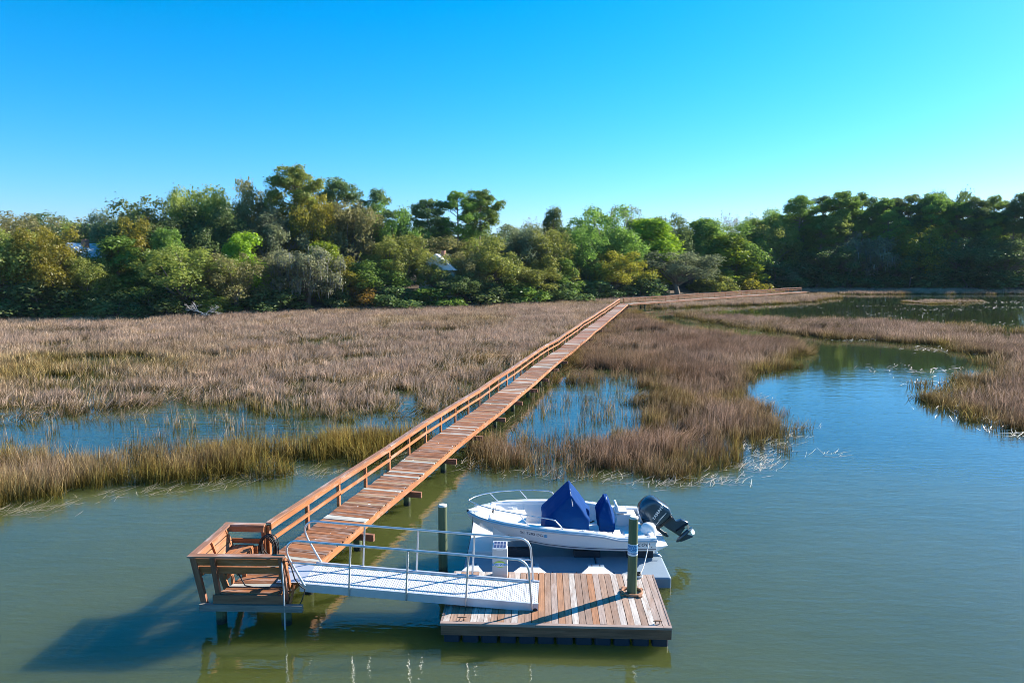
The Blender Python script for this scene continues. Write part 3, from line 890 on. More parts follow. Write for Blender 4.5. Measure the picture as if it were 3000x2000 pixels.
# ------------------------------------------------------------------ benches of the pier head
CAPZ = 1.66
bench = empty('bench', (-6.75, 15.6, 0), label='built-in wooden bench facing right on the left side of the pier head', cat='bench')
def bb(par, name, a, b, w, h, mt, up=(0, 0, 1)):
    o0 = par.location; a = Vector(a) - o0; b = Vector(b) - o0
    d = (b - a); L = d.length; d.normalize(); s_ = d.cross(Vector(up)).normalized(); u = s_.cross(d).normalized()
    o = MB().box((0, 0, 0), (L, w, h)).build(name, mt, par)
    o.matrix_local = Matrix.Translation((a + b) / 2) @ Matrix((d, s_, u)).transposed().to_4x4()
    return o
bb(bench, 'cap_rail', (-7.04, 14.80, CAPZ), (-6.98, 16.50, CAPZ), 0.16, 0.04, M['cap'])
for k in range(3):      # sloping back boards
    z = CAPZ - 0.10 - 0.17 * k; x = -6.99 + 0.055 * k
    bb(bench, 'back_board', (x - 0.03, 14.84, z), (x + 0.03, 16.42, z), 0.035, 0.155, M['bench'], up=(-0.32, 0, 0.95))
for k in range(3):
    x = -6.72 + 0.155 * k
    bb(bench, 'seat_board', (x - 0.02, 14.86, 1.20), (x + 0.04, 16.36, 1.20), 0.145, 0.036, M['bench'])
bb(bench, 'apron', (-6.36, 14.86, 1.11), (-6.30, 16.36, 1.11), 0.036, 0.14, M['bench'])
for y in (16.32, 15.55):
    bb(bench, 'bracket', (-6.90, y, 1.12), (-6.20, y + 0.02, 1.12), 0.045, 0.13, M['bench'])
    bb(bench, 'post', (-7.02, y, 1.62), (-6.66, y, 0.46), 0.045, 0.14, M['bench'], up=(1, 0, 0.3))
    bb(bench, 'leg', (-6.24, y, 1.05), (-6.24, y, 0.50), 0.045, 0.10, M['bench'], up=(1, 0, 0))
bb(bench, 'post', (-7.06, 14.79, 1.63), (-6.82, 14.79, 0.36), 0.085, 0.13, M['fascia'], up=(1, 0, 0.3))

bench2 = empty('bench', (-5.9, 14.8, 0), label='built-in wooden bench with its slatted back to the camera on the pier head', cat='bench')
bb(bench2, 'cap_rail', (-7.12, 14.71, CAPZ + 0.003), (-5.00, 14.66, CAPZ + 0.003), 0.16, 0.04, M['cap'])
for k, z in enumerate((1.50, 1.29)):
    bb(bench2, 'back_board', (-6.98, 14.775 + 0.05 * k, z), (-5.05, 14.735 + 0.05 * k, z), 0.036, 0.185, M['bench'], up=(0, -0.25, 0.97))
for k in range(2):
    bb(bench2, 'seat_board', (-6.42, 14.93 + 0.155 * k, 1.20), (-5.08, 14.90 + 0.155 * k, 1.20), 0.145, 0.036, M['bench'])
for x in (-6.36, -5.16):
    bb(bench2, 'bracket', (x, 14.80, 1.13), (x, 15.22, 1.13), 0.045, 0.12, M['bench'])
    bb(bench2, 'leg', (x, 15.16, 1.08), (x, 15.16, 0.81), 0.045, 0.10, M['bench'], up=(0, 1, 0))
for x in (-6.56, -5.06):
    bb(bench2, 'post', (x - 0.02, 14.67, 1.635), (x + 0.05, 14.80, 0.50), 0.10, 0.085, M['fascia'], up=(0, -1, 0.1))
bb(bench2, 'side_brace', (-5.00, 14.70, 1.60), (-4.98, 14.92, 0.86), 0.035, 0.10, M['rail'], up=(0, 1, 0.2))
bb(bench2, 'side_brace', (-4.94, 14.72, 0.50), (-4.90, 15.0, 0.84), 0.035, 0.12, M['rail'], up=(0, 1, 0.2))

gate = empty('end_rail', (-6.55, 16.5, 0), label='short wooden rail closing the back of the bench corner beside the hose', cat='railing')
bb(gate, 'cap_rail', (-7.08, 16.56, CAPZ - 0.003), (-6.06, 16.50, CAPZ - 0.003), 0.15, 0.04, M['cap'])
bb(gate, 'top_rail', (-6.96, 16.49, CAPZ - 0.095), (-6.08, 16.44, CAPZ - 0.095), 0.038, 0.13, M['bench'])
bb(gate, 'mid_rail', (-6.88, 16.47, 1.28), (-6.08, 16.42, 1.28), 0.038, 0.12, M['bench'])
bb(gate, 'post', (-6.10, 16.50, 1.635), (-6.10, 16.50, 0.55), 0.09, 0.09, M['bench'], up=(1, 0, 0))

# coiled hose on the corner post, and the hose that trails over the head of the pier
m = MB()
for k in range(11):
    pts = []; rx = rng.uniform(0.15, 0.22); rz = rng.uniform(0.26, 0.36); ox = rng.gauss(0, 0.02); oy = -0.10 - 0.02 * k * 0.7 + rng.gauss(0, 0.01); oz = -rz + rng.gauss(0, 0.01)
    for i in range(25):
        a = 2 * math.pi * i / 24
        pts.append((ox + rx * math.sin(a), oy + 0.03 * math.sin(a * 2 + k), oz + rz * math.cos(a)))
    m.tube(pts, 0.013, 6, cap=False)
m.build('hose_coil', M['black'], loc=(-5.90, 16.40, 1.50), label='coiled black hose hanging from the corner post of the pier head', cat='hose')
m = MB()
pts = [(-6.2, 15.15, 1.22), (-6.15, 15.0, 1.1), (-6.0, 14.95, 0.86), (-5.8, 14.93, 0.825), (-5.4, 14.93, 0.822), (-5.15, 14.95, 0.83), (-4.98, 14.80, 0.80), (-4.90, 14.74, 0.86)]
m.tube(pts, 0.014, 6)
m.tube([(-4.98, 14.62, 1.56), (-4.90, 14.60, 1.60), (-4.84, 14.62, 1.45), (-4.78, 14.66, 1.15), (-4.68, 14.72, 0.95), (-4.6, 14.78, 0.85), (-4.66, 14.70, 0.62), (-4.78, 14.64, 0.42)], 0.014, 6)
m.build('cable', M['black'], label='black cable trailing under the front bench to the gangway', cat='cable')
m = MB(); m.tube([(-5.03, 14.585, 1.56), (-5.015, 14.60, 0.9), (-5.02, 14.60, -0.1)], 0.017, 8)
m.build('conduit_pipe', M['alu_side'], label='thin white pipe running down the front corner post into the water', cat='pipe')

# ------------------------------------------------------------------ gangway
GZ0, GZ1, GL = 0.90, 0.585, 5.36
gang = empty('gangway', (-4.76, 14.95, GZ0), (0, math.atan2(GZ0 - GZ1, GL), R(-3.6)), label='aluminium gangway with tubular handrails sloping down to the floating dock', cat='gangway')
GW = 1.08
NP = 17; pw = (GL - 0.02) / NP
tread_me = MB().box((0, 0, 0), (pw - 0.008, GW - 0.07, 0.03)).mesh('tread', M['grate'])
for i in range(NP): link('tread', tread_me, gang, (0.01 + pw * (i + 0.5), GW / 2, -0.02))
for yy in (0.0, GW):
    MB().box((GL / 2, yy, -0.075), (GL, 0.05, 0.19)).build('side_channel', M['alu_side'], gang)
for k in range(6):
    MB().box((0.4 + k * 0.92, GW / 2, -0.075), (0.06, GW - 0.06, 0.07)).build('cross_bearer', M['alu_side'], gang)
fl = MB().box((0, 0, 0), (0.62, GW - 0.12, 0.012)).build('transition_plate', M['alu_side'], gang); fl.location = (-0.27, GW / 2, -0.03); fl.rotation_euler = (0, R(-5), 0)
def arc(c, r, a0, a1, n=8): return [(c[0] + r * math.cos(a0 + (a1 - a0) * i / n), c[1] + r * math.sin(a0 + (a1 - a0) * i / n)) for i in range(n + 1)]
for yy in (0.0, GW):
    path = [(0.12, -0.02), (-0.05, 0.25), (-0.24, 0.56)] + arc((-0.08, 0.78), 0.235, R(200), R(92), 8) + [(0.5, 1.012), (GL - 0.62, 1.012)] + arc((GL - 0.55, 0.712), 0.30, R(88), R(8), 8) + [(GL - 0.20, 0.35), (GL - 0.13, -0.10)]
    MB().tube([(x, yy - 0.04 if yy == 0 else yy + 0.04, z) for x, z in path], 0.026, 10).build('handrail', M['alu'], gang)
    yo = -0.04 if yy == 0 else GW + 0.04
    MB().tube([(-0.20, yo, 0.50), (GL - 0.23, yo, 0.50)], 0.022, 8).build('mid_rail', M['alu'], gang)
    for x in (1.13, 2.42, 3.76):
        MB().tube([(x, yo, -0.16), (x, yo, 1.0)], 0.024, 8).build('post', M['alu'], gang)
MB().tube([(GL - 0.06, -0.03, -0.13), (GL - 0.06, GW + 0.03, -0.13)], 0.05, 12).build('roller', M['black'], gang)

# ------------------------------------------------------------------ floating dock
dock = empty('floating_dock', (-1.53, 14.05, 0), (0, 0, R(-2.34)), label='square floating dock of weathered boards on dark float drums', cat='dock')
DL, DW, DZ = 4.90, 2.50, 0.45
NB = 33; bw = (DL - 0.08) / NB
db_me = MB().box((0, 0, 0), (DW - 0.10, bw - 0.010, 0.038)).mesh('plank', M['dock'])
PX, PY = 4.25, 1.54      # guide piling
for i in range(NB):
    link('plank', db_me, dock, (0.04 + bw * (i + 0.5), 0.10 + (DW - 0.10) / 2, DZ - 0.019 + rng.gauss(0, 0.002)), (rng.gauss(0, 0.008), rng.gauss(0, 0.002), R(90) + rng.gauss(0, 0.002)))
for a, b in ((0.0, 2.02), (2.026, 4.72), (4.726, DL)):
    o = MB().box((0, 0, 0), (b - a, 0.09, 0.05)).build('edge_board', M['dock_trim'], dock); o.location = ((a + b) / 2, 0.045, DZ - 0.018)
for x in (0.018, DL - 0.018):
    o = MB().box((0, 0, 0), (DW - 0.1, 0.04, 0.05)).build('edge_board', M['dock_trim'], dock); o.location = (x, DW / 2 + 0.05, DZ - 0.018); o.rotation_euler = (0, 0, R(90))
for nm, c, sz in (('fascia_board', (DL / 2, 0.035, DZ - 0.155), (DL - 0.02, 0.045, 0.215)), ('fascia_board', (DL / 2, DW - 0.02, DZ - 0.155), (DL - 0.02, 0.045, 0.215))):
    o = MB().box((0, 0, 0), sz).build(nm, M['fascia'], dock); o.location = c
for x in (0.03, DL - 0.03):
    o = MB().box((0, 0, 0), (DW - 0.12, 0.045, 0.21)).build('fascia_board', M['fascia'], dock); o.location = (x, DW / 2, DZ - 0.157); o.rotation_euler = (0, 0, R(90))
dw = (DL - 0.06) / 12
m = MB().box((0, 0, 0), (dw - 0.06, 0.9, 0.42)); drum_me = m.mesh('float_drum', M['drum'])
for i in range(12):
    for yy in (0.52, DW - 0.5):
        o = link('float_drum', drum_me, dock, (0.03 + dw * (i + 0.5), yy, 0.02)); bevel(o, 0.05, 3)
for x, yy in ((0.45, 0.16), (4.62, 0.18)):
    m = MB(); m.tube([(-0.10, 0, 0.06), (-0.05, 0, 0.065), (0.05, 0, 0.065), (0.10, 0, 0.06)], [0.008, 0.015, 0.015, 0.008], 8)
    for k in (-0.035, 0.035): m.tube([(k * 1.5, 0, 0), (k, 0, 0.065)], 0.012, 6)
    o = m.build('cleat', M['rust'], dock); o.location = (x, yy, DZ); o.rotation_euler = (0, 0, R(4))
m = MB()
ring = []
for i in range(29):
    a = 2 * math.pi * i / 28; ring.append((0.23 * math.cos(a), 0.20 * math.sin(a), 0.03))
m.tube(ring, 0.032, 8, cap=False)
for k in range(4):
    a = k * math.pi / 2 + 0.6; m.box((0.27 * math.cos(a), 0.24 * math.sin(a), 0.02), (0.10, 0.08, 0.04), Matrix.Rotation(a, 3, 'Z'))
o = m.build('pile_guide', M['rust'], dock); o.location = (PX, PY, DZ)


def piling(name, x, y, top, r, label):
    e = empty(name, (x, y, 0), label=label, cat='piling')
    m = MB(); m.tube([(0, 0, -2), (0, 0, 0.4), (0.004, 0, top - 0.01)], [r * 1.03, r, r * 0.96], 20); m.build('shaft', M['pile'], e)
    m = MB(); m.tube([(0.004, 0, top - 0.012), (0.004, 0, top + 0.02), (0.004, 0, top + 0.035)], [r * 1.0, r * 0.99, r * 0.75], 20); m.build('cap', M['pile_cap'], e)
    return e


PW = Matrix.Rotation(R(-2.34), 3, 'Z') @ Vector((PX, PY, 0)) + Vector((-1.53, 14.05, 0))
piling('piling', PW.x, PW.y, 2.26, 0.112, 'tall round wooden piling through the floating dock carrying the private property sign')
piling('piling', -1.80, 17.44, 1.80, 0.118, 'round wooden piling standing in the water behind the gangway')


def text_mesh(name, body, size, material, align='CENTER', shear=0.0, extrude=0.0, spacing=1.0, offset=0.0):
    cu = bpy.data.curves.new('t', 'FONT'); cu.body = body; cu.size = size; cu.align_x = align; cu.align_y = 'CENTER'; cu.shear = shear; cu.extrude = extrude; cu.resolution_u = 3
    cu.space_character = spacing; cu.offset = offset
    o = bpy.data.objects.new('t', cu); me = bpy.data.meshes.new_from_object(o)
    bpy.data.objects.remove(o); bpy.data.curves.remove(cu)
    me.name = name; me.materials.clear(); me.materials.append(material)
    return me


def subdiv(me, cuts=2):
    import bmesh
    bm = bmesh.new(); bm.from_mesh(me); bmesh.ops.triangulate(bm, faces=bm.faces); bmesh.ops.subdivide_edges(bm, edges=[e for e in bm.edges if e.calc_length() > 0.04], cuts=cuts); bm.to_mesh(me); bm.free()


# wrapped sign on the tall piling
SR = 0.114
sign = empty('sign', (PW.x, PW.y, 1.53), label='blue and white private property sign wrapped round the tall piling', cat='sign')
def wrap_band(z0, z1, r, a0, a1, n=24):
    m = MB(); A = [(r * math.cos(a0 + (a1 - a0) * i / n), r * math.sin(a0 + (a1 - a0) * i / n)) for i in range(n + 1)]
    m.loft([[(x, y_, z0) for x, y_ in A], [(x, y_, z1) for x, y_ in A]], closed=False, caps=False); return m
FA = R(-100)     # direction from the piling towards the viewer
wrap_band(-0.145, 0.13, SR, FA - R(125), FA + R(125)).build('panel', M['white'], sign)
wrap_band(-0.055, 0.112, SR + 0.002, FA - R(110), FA + R(110)).build('panel', M['sign_blue_lt'], sign)
for body, zc, sz in (('PRIVATE', 0.068, 0.092), ('PROPERTY', -0.006, 0.078), ('NO TRESPASSING', -0.088, 0.040)):
    me = text_mesh('lettering', body, sz, M['blue_ink'], offset=0.0022)
    subdiv(me)
    for v in me.vertices:
        a = FA + R(18) + v.co.x / SR; zz = v.co.y * 1.05 + zc; r = SR + 0.0045
        v.co = (r * math.cos(a), r * math.sin(a), zz)
    link('lettering', me, sign)

# solar charged power box
ped = empty('power_box', (-0.29, 16.30, DZ), (0, 0, R(-2.3)), label='grey upright power box with a solar panel on its top and a SAFE HAVEN badge', cat='power box')
bevel(MB().box((0, 0, 0.36), (0.37, 0.22, 0.72)).build('cabinet', M['grey_box'], ped), 0.012)
m = MB(); m.prism([(-0.175, -0.13, 0.715), (0.175, -0.13, 0.715), (0.175, 0.12, 0.80), (-0.175, 0.12, 0.80)], [(-0.175, -0.14, 0.745), (0.175, -0.14, 0.745), (0.175, 0.11, 0.83), (-0.175, 0.11, 0.83)])
m.build('panel_frame', M['white'], ped, fix=True)
sp_ = MB().box((0, 0, 0), (0.30, 0.20, 0.006)).build('solar_panel', M['solar'], ped); sp_.location = (0, -0.014, 0.794); sp_.rotation_euler = (R(18.6), 0, 0)
MB().box((0, -0.114, 0.70), (0.16, 0.006, 0.012)).build('handle', M['white'], ped)
def disc(rx, rz, n=28): return [(rx * math.cos(2 * math.pi * i / n), 0, rz * math.sin(2 * math.pi * i / n)) for i in range(n)]
o = MB().add(disc(0.145, 0.082), [tuple(range(28))]).build('badge', M['lime_ink'], ped); o.location = (0, -0.1135, 0.34)
o = MB().add(disc(0.155, 0.050), [tuple(range(28))]).build('badge', M['white'], ped); o.location = (0, -0.1150, 0.33)
me = text_mesh('lettering', 'SAFE HAVEN', 0.072, M['cyan_ink'], offset=0.003, spacing=0.92)
link('lettering', me, ped, (0, -0.1165, 0.332), (R(90), 0, 0))

# ------------------------------------------------------------------ drive-on boat float
lift = empty('boat_float', (1.4, 18.3, 0), (0, 0, R(-1.0)), label='grey plastic drive-on float carrying the white motorboat', cat='boat float')
LX0, LX1 = -2.62, 2.60
def slab(name, x0, x1, y0, y1, z0, z1, mt, bv=0.05):
    o = MB().box((0, 0, 0), (x1 - x0, y1 - y0, z1 - z0)).build(name, mt, lift); o.location = ((x0 + x1) / 2, (y0 + y1) / 2, (z0 + z1) / 2)
    return bevel(o, bv, 3)
for x0, x1 in ((LX0, -0.92), (-0.90, 0.80), (0.82, LX1)):
    slab('pontoon', x0, x1, -1.70, -0.45, -0.35, 0.27, M['poly'])
    slab('pontoon', x0, x1, 0.95, 2.10, -0.35, 0.27, M['poly'])
    slab('cradle', x0 + 0.02, x1 - 0.02, -0.43, 0.93, -0.35, 0.20, M['poly'], 0.03)
for yy in (-0.46, 1.02):
    for x in (-1.2, 0.6, 2.0):
        slab('bunk', x - 0.35, x + 0.35, yy - 0.10, yy + 0.10, 0.27, 0.45 + 0.03 * (x < 0), M['slot'], 0.02)
slab('bow_stop', LX0 + 0.03, LX0 + 0.80, -0.40, 1.9, 0.2, 0.36, M['poly_w'], 0.03)
for xc, ww in ((-0.93, 0.40), (0.74, 0.36), (-2.36, 0.26)):
    m = MB()
    m.prism([(xc - ww - 0.06, -1.87, 0.425), (xc + ww + 0.06, -1.87, 0.425), (xc + ww * 0.55, -1.56, 0.47), (xc - ww * 0.55, -1.56, 0.47)], [(xc - ww - 0.06, -1.87, 0.385), (xc + ww + 0.06, -1.87, 0.385), (xc + ww * 0.55, -1.56, 0.24), (xc - ww * 0.55, -1.56, 0.24)])
    m.build('bracket', M['poly_w'], lift, fix=True)
    slab('bracket_block', xc - ww * 0.58, xc + ww * 0.58, -1.555, -1.36, 0.25, 0.465, M['poly'], 0.02)
    for k in (-0.28, 0.28): slab('slot', xc + ww * k - 0.012, xc + ww * k + 0.012, -1.50, -1.40, 0.44, 0.470, M['slot'], 0.002)
for x in (-1.45, -0.35, 0.25, 1.2):
    slab('slot', x - 0.012, x + 0.012, -1.66, -1.42, 0.255, 0.275, M['slot'], 0.002)

# ------------------------------------------------------------------ motorboat
BOAT = Vector((-1.215, 18.58, -0.12)); BL = 4.98; BROT = R(-0.9)
boat = empty('motorboat', BOAT, (0, 0, BROT), label='white open motorboat with blue canvas covers and a tilted outboard on the float', cat='boat')
ST = [  # station, half beam at sheer, sheer z, half beam at chine, chine z, keel z
    (0.00, 0.02, 1.37, 0.012, 1.27, 1.22), (0.03, 0.25, 1.37, 0.06, 1.14, 1.04), (0.07, 0.46, 1.365, 0.15, 1.03, 0.90), (0.13, 0.68, 1.355, 0.29, 0.93, 0.75), (0.21, 0.87, 1.34, 0.48, 0.85, 0.63),
    (0.31, 1.02, 1.315, 0.70, 0.785, 0.54), (0.43, 1.13, 1.28, 0.89, 0.745, 0.48), (0.55, 1.19, 1.245, 1.00, 0.72, 0.455), (0.65, 1.21, 1.215, 1.05, 0.71, 0.45), (0.73, 1.215, 1.165, 1.07, 0.705, 0.45), (0.80, 1.21, 1.085, 1.08, 0.70, 0.45), (0.88, 1.20, 1.065, 1.08, 0.70, 0.45), (1.00, 1.17, 1.06, 1.06, 0.70, 0.45)]
_t = np.array(ST)
def hp(s): return [float(np.interp(s, _t[:, 0], _t[:, k])) for k in range(1, 6)]
def hull_y(x, z):
    hb, zs, hc, zc, zk = hp(x / BL); t = (z - zc) / max(1e-6, zs - zc); t = min(1, max(0, t))
    return hc + (hb - hc) * (t ** 0.8)
SS = sorted(set([p[0] for p in ST] + [i / 40 for i in range(41)]))
m = MB(); rings = []
for s in SS:
    hb, zs, hc, zc, zk = hp(s); x = s * BL; rg = []
    side = [(hc + (hb - hc) * (t ** 0.8), zc + (zs - zc) * t) for t in (1, 0.75, 0.5, 0.25, 0)]
    bot = [(hc * k, zk + (zc - zk) * (k ** 1.15)) for k in (0.98, 0.66, 0.33)]
    for y_, z_ in side + bot: rg.append((x, -y_, z_))
    rg.append((x, 0, zk))
    for y_, z_ in (side + bot)[::-1]: rg.append((x, y_, z_))
    rings.append(rg)
m.loft(rings, closed=False, caps=False)
# transom
last = rings[-1]; m.add(last, [tuple(range(len(last)))])
m.build('hull', M['gel'], boat)
for sgn in (-1, 1):
    m = MB(); m.tube([(s * BL, sgn * (hp(s)[0] + 0.012), hp(s)[1] - 0.045) for s in SS], 0.030, 8); m.build('rub_rail', M['rub'], boat)
    m = MB(); a_ = []; b_ = []
    for s in SS:
        if s < 0.22: continue
        x = s * BL; hb, zs, hc, zc, zk = hp(s); z = zc + 0.055
        a_.append((x, sgn * (hull_y(x, z) + 0.004), z)); b_.append((x, sgn * (hull_y(x, z + 0.018) + 0.004), z + 0.018))
    m.loft([a_, b_], closed=False, caps=False); m.build('hull_stripe', M['navy'], boat)
# gunwale cap, liner and sole
def inner(s):
    hb = hp(s)[0]; w = 0.17 if s < 0.7 else 0.20
    return max(0.0, hb - w)
m = MB(); rg = []
for s in SS:
    x = s * BL; hb, zs = hp(s)[:2]
    if s < 0.15: rg.append([(x, -hb, zs), (x, -hb * 0.5, zs + 0.02), (x, 0, zs + 0.03), (x, hb * 0.5, zs + 0.02), (x, hb, zs)])
m.loft(rg, closed=False, caps=False); m.build('bow_deck', M['gel'], boat)
for sgn in (-1, 1):
    m = MB(); rg = []
    for s in SS:
        if s < 0.125: continue
        x = s * BL; hb, zs = hp(s)[:2]; i_ = inner(s)
        if s < 0.15: i_ = i_ * (s - 0.125) / 0.025
        rg.append([(x, sgn * hb, zs), (x, sgn * (hb - 0.02), zs + 0.025), (x, sgn * (i_ + 0.02), zs + 0.028), (x, sgn * i_, zs + 0.005), (x, sgn * i_, zs - 0.10)])
    m.loft(rg, closed=False, caps=False); m.build('gunwale', M['gel'], boat)
SOLE = 0.66
m = MB(); rg = []
for s in SS:
    if s < 0.14: continue
    x = s * BL; hb, zs, hc, zc, zk = hp(s); i_ = inner(s) + 0.03; fl_ = max(0.05, min(i_, hc) - 0.10); fz = max(SOLE, zc + 0.02) if s > 0.3 else max(SOLE, zc + 0.10)
    rg.append([(x, -i_, zs - 0.02), (x, -fl_, fz), (x, 0, fz), (x, fl_, fz), (x, i_, zs - 0.02)])
m.loft(rg, closed=False, caps=False, smooth=False); m.build('cockpit_liner', M['gel_in'], boat)
# bow bulkhead, bow seat box with cushion, stern bench, transom wall and motor well
MB().box((0.145 * BL, 0, 1.12), (0.02, 1.1, 0.46)).build('bulkhead', M['gel_in'], boat)
bevel(MB().box((1.16, 0, 0.93), (0.90, 1.05, 0.44)).build('bow_seat', M['gel_in'], boat), 0.03)
bevel(MB().box((1.16, 0, 1.18), (0.84, 0.98, 0.07)).build('seat_cushion', M['white'], boat), 0.03)
for yy in (-0.80, 0.80):
    bevel(MB().box((4.45, yy, 0.86), (0.55, 0.44, 0.38)).build('stern_box', M['gel_in'], boat), 0.03)
bevel(MB().box((4.30, 0.78, 1.12), (0.34, 0.46, 0.07)).build('stern_cushion', M['white'], boat), 0.03)
bevel(MB().box((4.18, 0.78, 1.24), (0.07, 0.46, 0.22), Matrix.Rotation(R(-16), 3, 'Y')).build('stern_backrest', M['white'], boat), 0.03)
for yy in (-0.75, 0.75):
    m = MB(); m.box((4.88, yy, 0.97), (0.16, 0.84, 0.24)); bevel(m.build('transom_wall', M['gel'], boat), 0.03)
m = MB(); m.box((4.72, 0, 0.80), (0.12, 0.70, 0.34)); bevel(m.build('motor_well', M['gel'], boat), 0.03)
m = MB()
for i, (zz, rr) in enumerate(((1.0, 0.17), (1.12, 0.165), (1.22, 0.14), (1.29, 0.09), (1.31, 0.02))):
    pass
rg = [[(4.86 + rr * 1.15 * math.cos(a), -0.60 + rr * 0.9 * math.sin(a), zz) for a in [2 * math.pi * i / 20 for i in range(20)]] for zz, rr in ((0.98, 0.20), (1.10, 0.185), (1.19, 0.165), (1.255, 0.12), (1.28, 0.04))]
m.loft(rg); m.build('fuel_cover', M['white'], boat)
# swim platform on the transom
m = MB(); m.prism([(4.98, -0.95, 0.76), (5.02, 0.95, 0.76), (5.34, 0.80, 0.70), (5.36, -0.72, 0.70)], [(4.98, -0.95, 0.62), (5.02, 0.95, 0.62), (5.30, 0.76, 0.63), (5.32, -0.68, 0.63)])
m.build('swim_platform', M['gel'], boat, fix=True)
m = MB(); m.tube([(5.0, -0.86, 0.58), (5.12, -0.86, 0.50), (5.16, -0.9, 0.46)], 0.02, 6); m.build('trim_tab', M['steel'], boat)
# bow rail
tip = (0.02, 0, 1.66)
for sgn in (-1, 1):
    pts = [tip] + [(s * BL, sgn * (hp(s)[0] - 0.03), hp(s)[1] + h_) for s, h_ in ((0.03, 0.30), (0.08, 0.31), (0.16, 0.31), (0.27, 0.31), (0.38, 0.30), (0.455, 0.28))] + [(0.475 * BL, sgn * (hp(0.475)[0] - 0.06), hp(0.475)[1] + 0.24), (0.515 * BL, sgn * (hp(0.51)[0] - 0.09), hp(0.515)[1] + 0.02)]
    MB().tube(pts, 0.0145, 8).build('bow_rail', M['steel'], boat)
    for s0, s1 in ((0.115, 0.165), (0.285, 0.335)):
        MB().tube([(s0 * BL, sgn * (hp(s0)[0] - 0.03), hp(s0)[1] + 0.31), (s1 * BL, sgn * (hp(s1)[0] - 0.08), hp(s1)[1] + 0.02)], 0.011, 6).build('rail_stanchion', M['steel'], boat)
for s, sgn in ((0.045, 1), (0.045, -1), (0.62, -1), (0.69, -1), (0.86, -1), (0.96, -1), (0.7, 1), (0.9, 1)):
    m = MB(); yy = sgn * (hp(s)[0] - 0.09); zz = hp(s)[1] + 0.03
    m.tube([(s * BL - 0.07, yy, zz + 0.03), (s * BL + 0.07, yy, zz + 0.03)], 0.010, 6); m.tube([(s * BL - 0.02, yy, zz - 0.01), (s * BL - 0.02, yy, zz + 0.03)], 0.010, 6); m.tube([(s * BL + 0.02, yy, zz - 0.01), (s * BL + 0.02, yy, zz + 0.03)], 0.010, 6)
    m.build('cleat', M['steel'], boat)
m = MB(); m.tube([(-0.03, 0, 1.345), (0.03, 0, 1.352)], [0.045, 0.05], 10); m.build('bow_bumper', M['black'], boat)
# console under its tent shaped cover, and the leaning seat under its own
def tent(name, base, mid, ridge, z0):
    """base outline at z0, shoulder outline, ridge points matched one to one"""
    m = MB(); n = len(base)
    r0 = [(x, y_, z0) for x, y_ in base]
    rings = [r0, mid]
    fs_v = r0 + mid + ridge; fs = [(i, (i + 1) % n, n + (i + 1) % n, n + i) for i in range(n)] + [(n + i, n + (i + 1) % n, 2 * n + (i + 1) % n, 2 * n + i) for i in range(n)]
    m.add(fs_v, fs + [tuple(range(2 * n, 3 * n))])
    me = m.mesh(name, M['canvas']); fix_normals(me)
    o = link(name, me, boat)
    sd = o.modifiers.new('sub', 'SUBSURF'); sd.subdivision_type = 'SIMPLE'; sd.levels = sd.render_levels = 4
    tx = bpy.data.textures.new(name, 'CLOUDS'); tx.noise_scale = 0.16
    dm = o.modifiers.new('sag', 'DISPLACE'); dm.texture = tx; dm.strength = 0.075; dm.mid_level = 0.5
    sm = o.modifiers.new('soft', 'SMOOTH'); sm.factor = 0.5; sm.iterations = 5
    o.data.polygons.foreach_set('use_smooth', [True] * len(o.data.polygons))
    return o
tent('console_cover', [(2.02, 0.46), (2.02, -0.52), (3.30, -0.58), (3.34, 0.50)],
     [(2.02, 0.46, 1.37), (2.16, -0.60, 1.38), (3.28, -0.62, 1.36), (3.40, 0.50, 1.32)],
     [(2.76, 0.22, 2.17), (2.78, -0.50, 1.96), (2.82, -0.50, 1.955), (2.80, 0.22, 2.165)], 0.72)
tent('seat_cover', [(3.60, 0.26), (3.60, -0.30), (3.98, -0.34), (4.02, 0.22)],
     [(3.50, 0.22, 1.42), (3.56, -0.38, 1.36), (4.00, -0.42, 1.10), (4.06, 0.26, 1.20)],
     [(3.74, 0.26, 1.80), (3.76, -0.12, 1.74), (3.84, -0.10, 1.72), (3.84, 0.26, 1.78)], 0.90)
for pts in (((2.79, -0.20, 2.055), (2.80, -0.47, 1.965), (2.84, -0.60, 1.72)), ((3.80, 0.05, 1.765), (3.80, -0.12, 1.735))):
    MB().tube(pts, 0.008, 6).build('cover_seam', M['rope_w'], boat)
for x, yy in ((3.65, 0.18), (3.65, -0.22), (3.95, 0.15), (3.95, -0.26)):
    MB().tube([(x, yy, SOLE + 0.02), (x, yy, 0.95)], 0.016, 6).build('seat_leg', M['steel'], boat)
m = MB(); m.tube([(3.34, -0.2, 1.12), (3.46, -0.2, 1.16)], 0.016, 6); m.tube([(3.40, -0.28, 1.20), (3.47, -0.12, 1.14)], 0.012, 6); m.build('throttle', M['black'], boat)

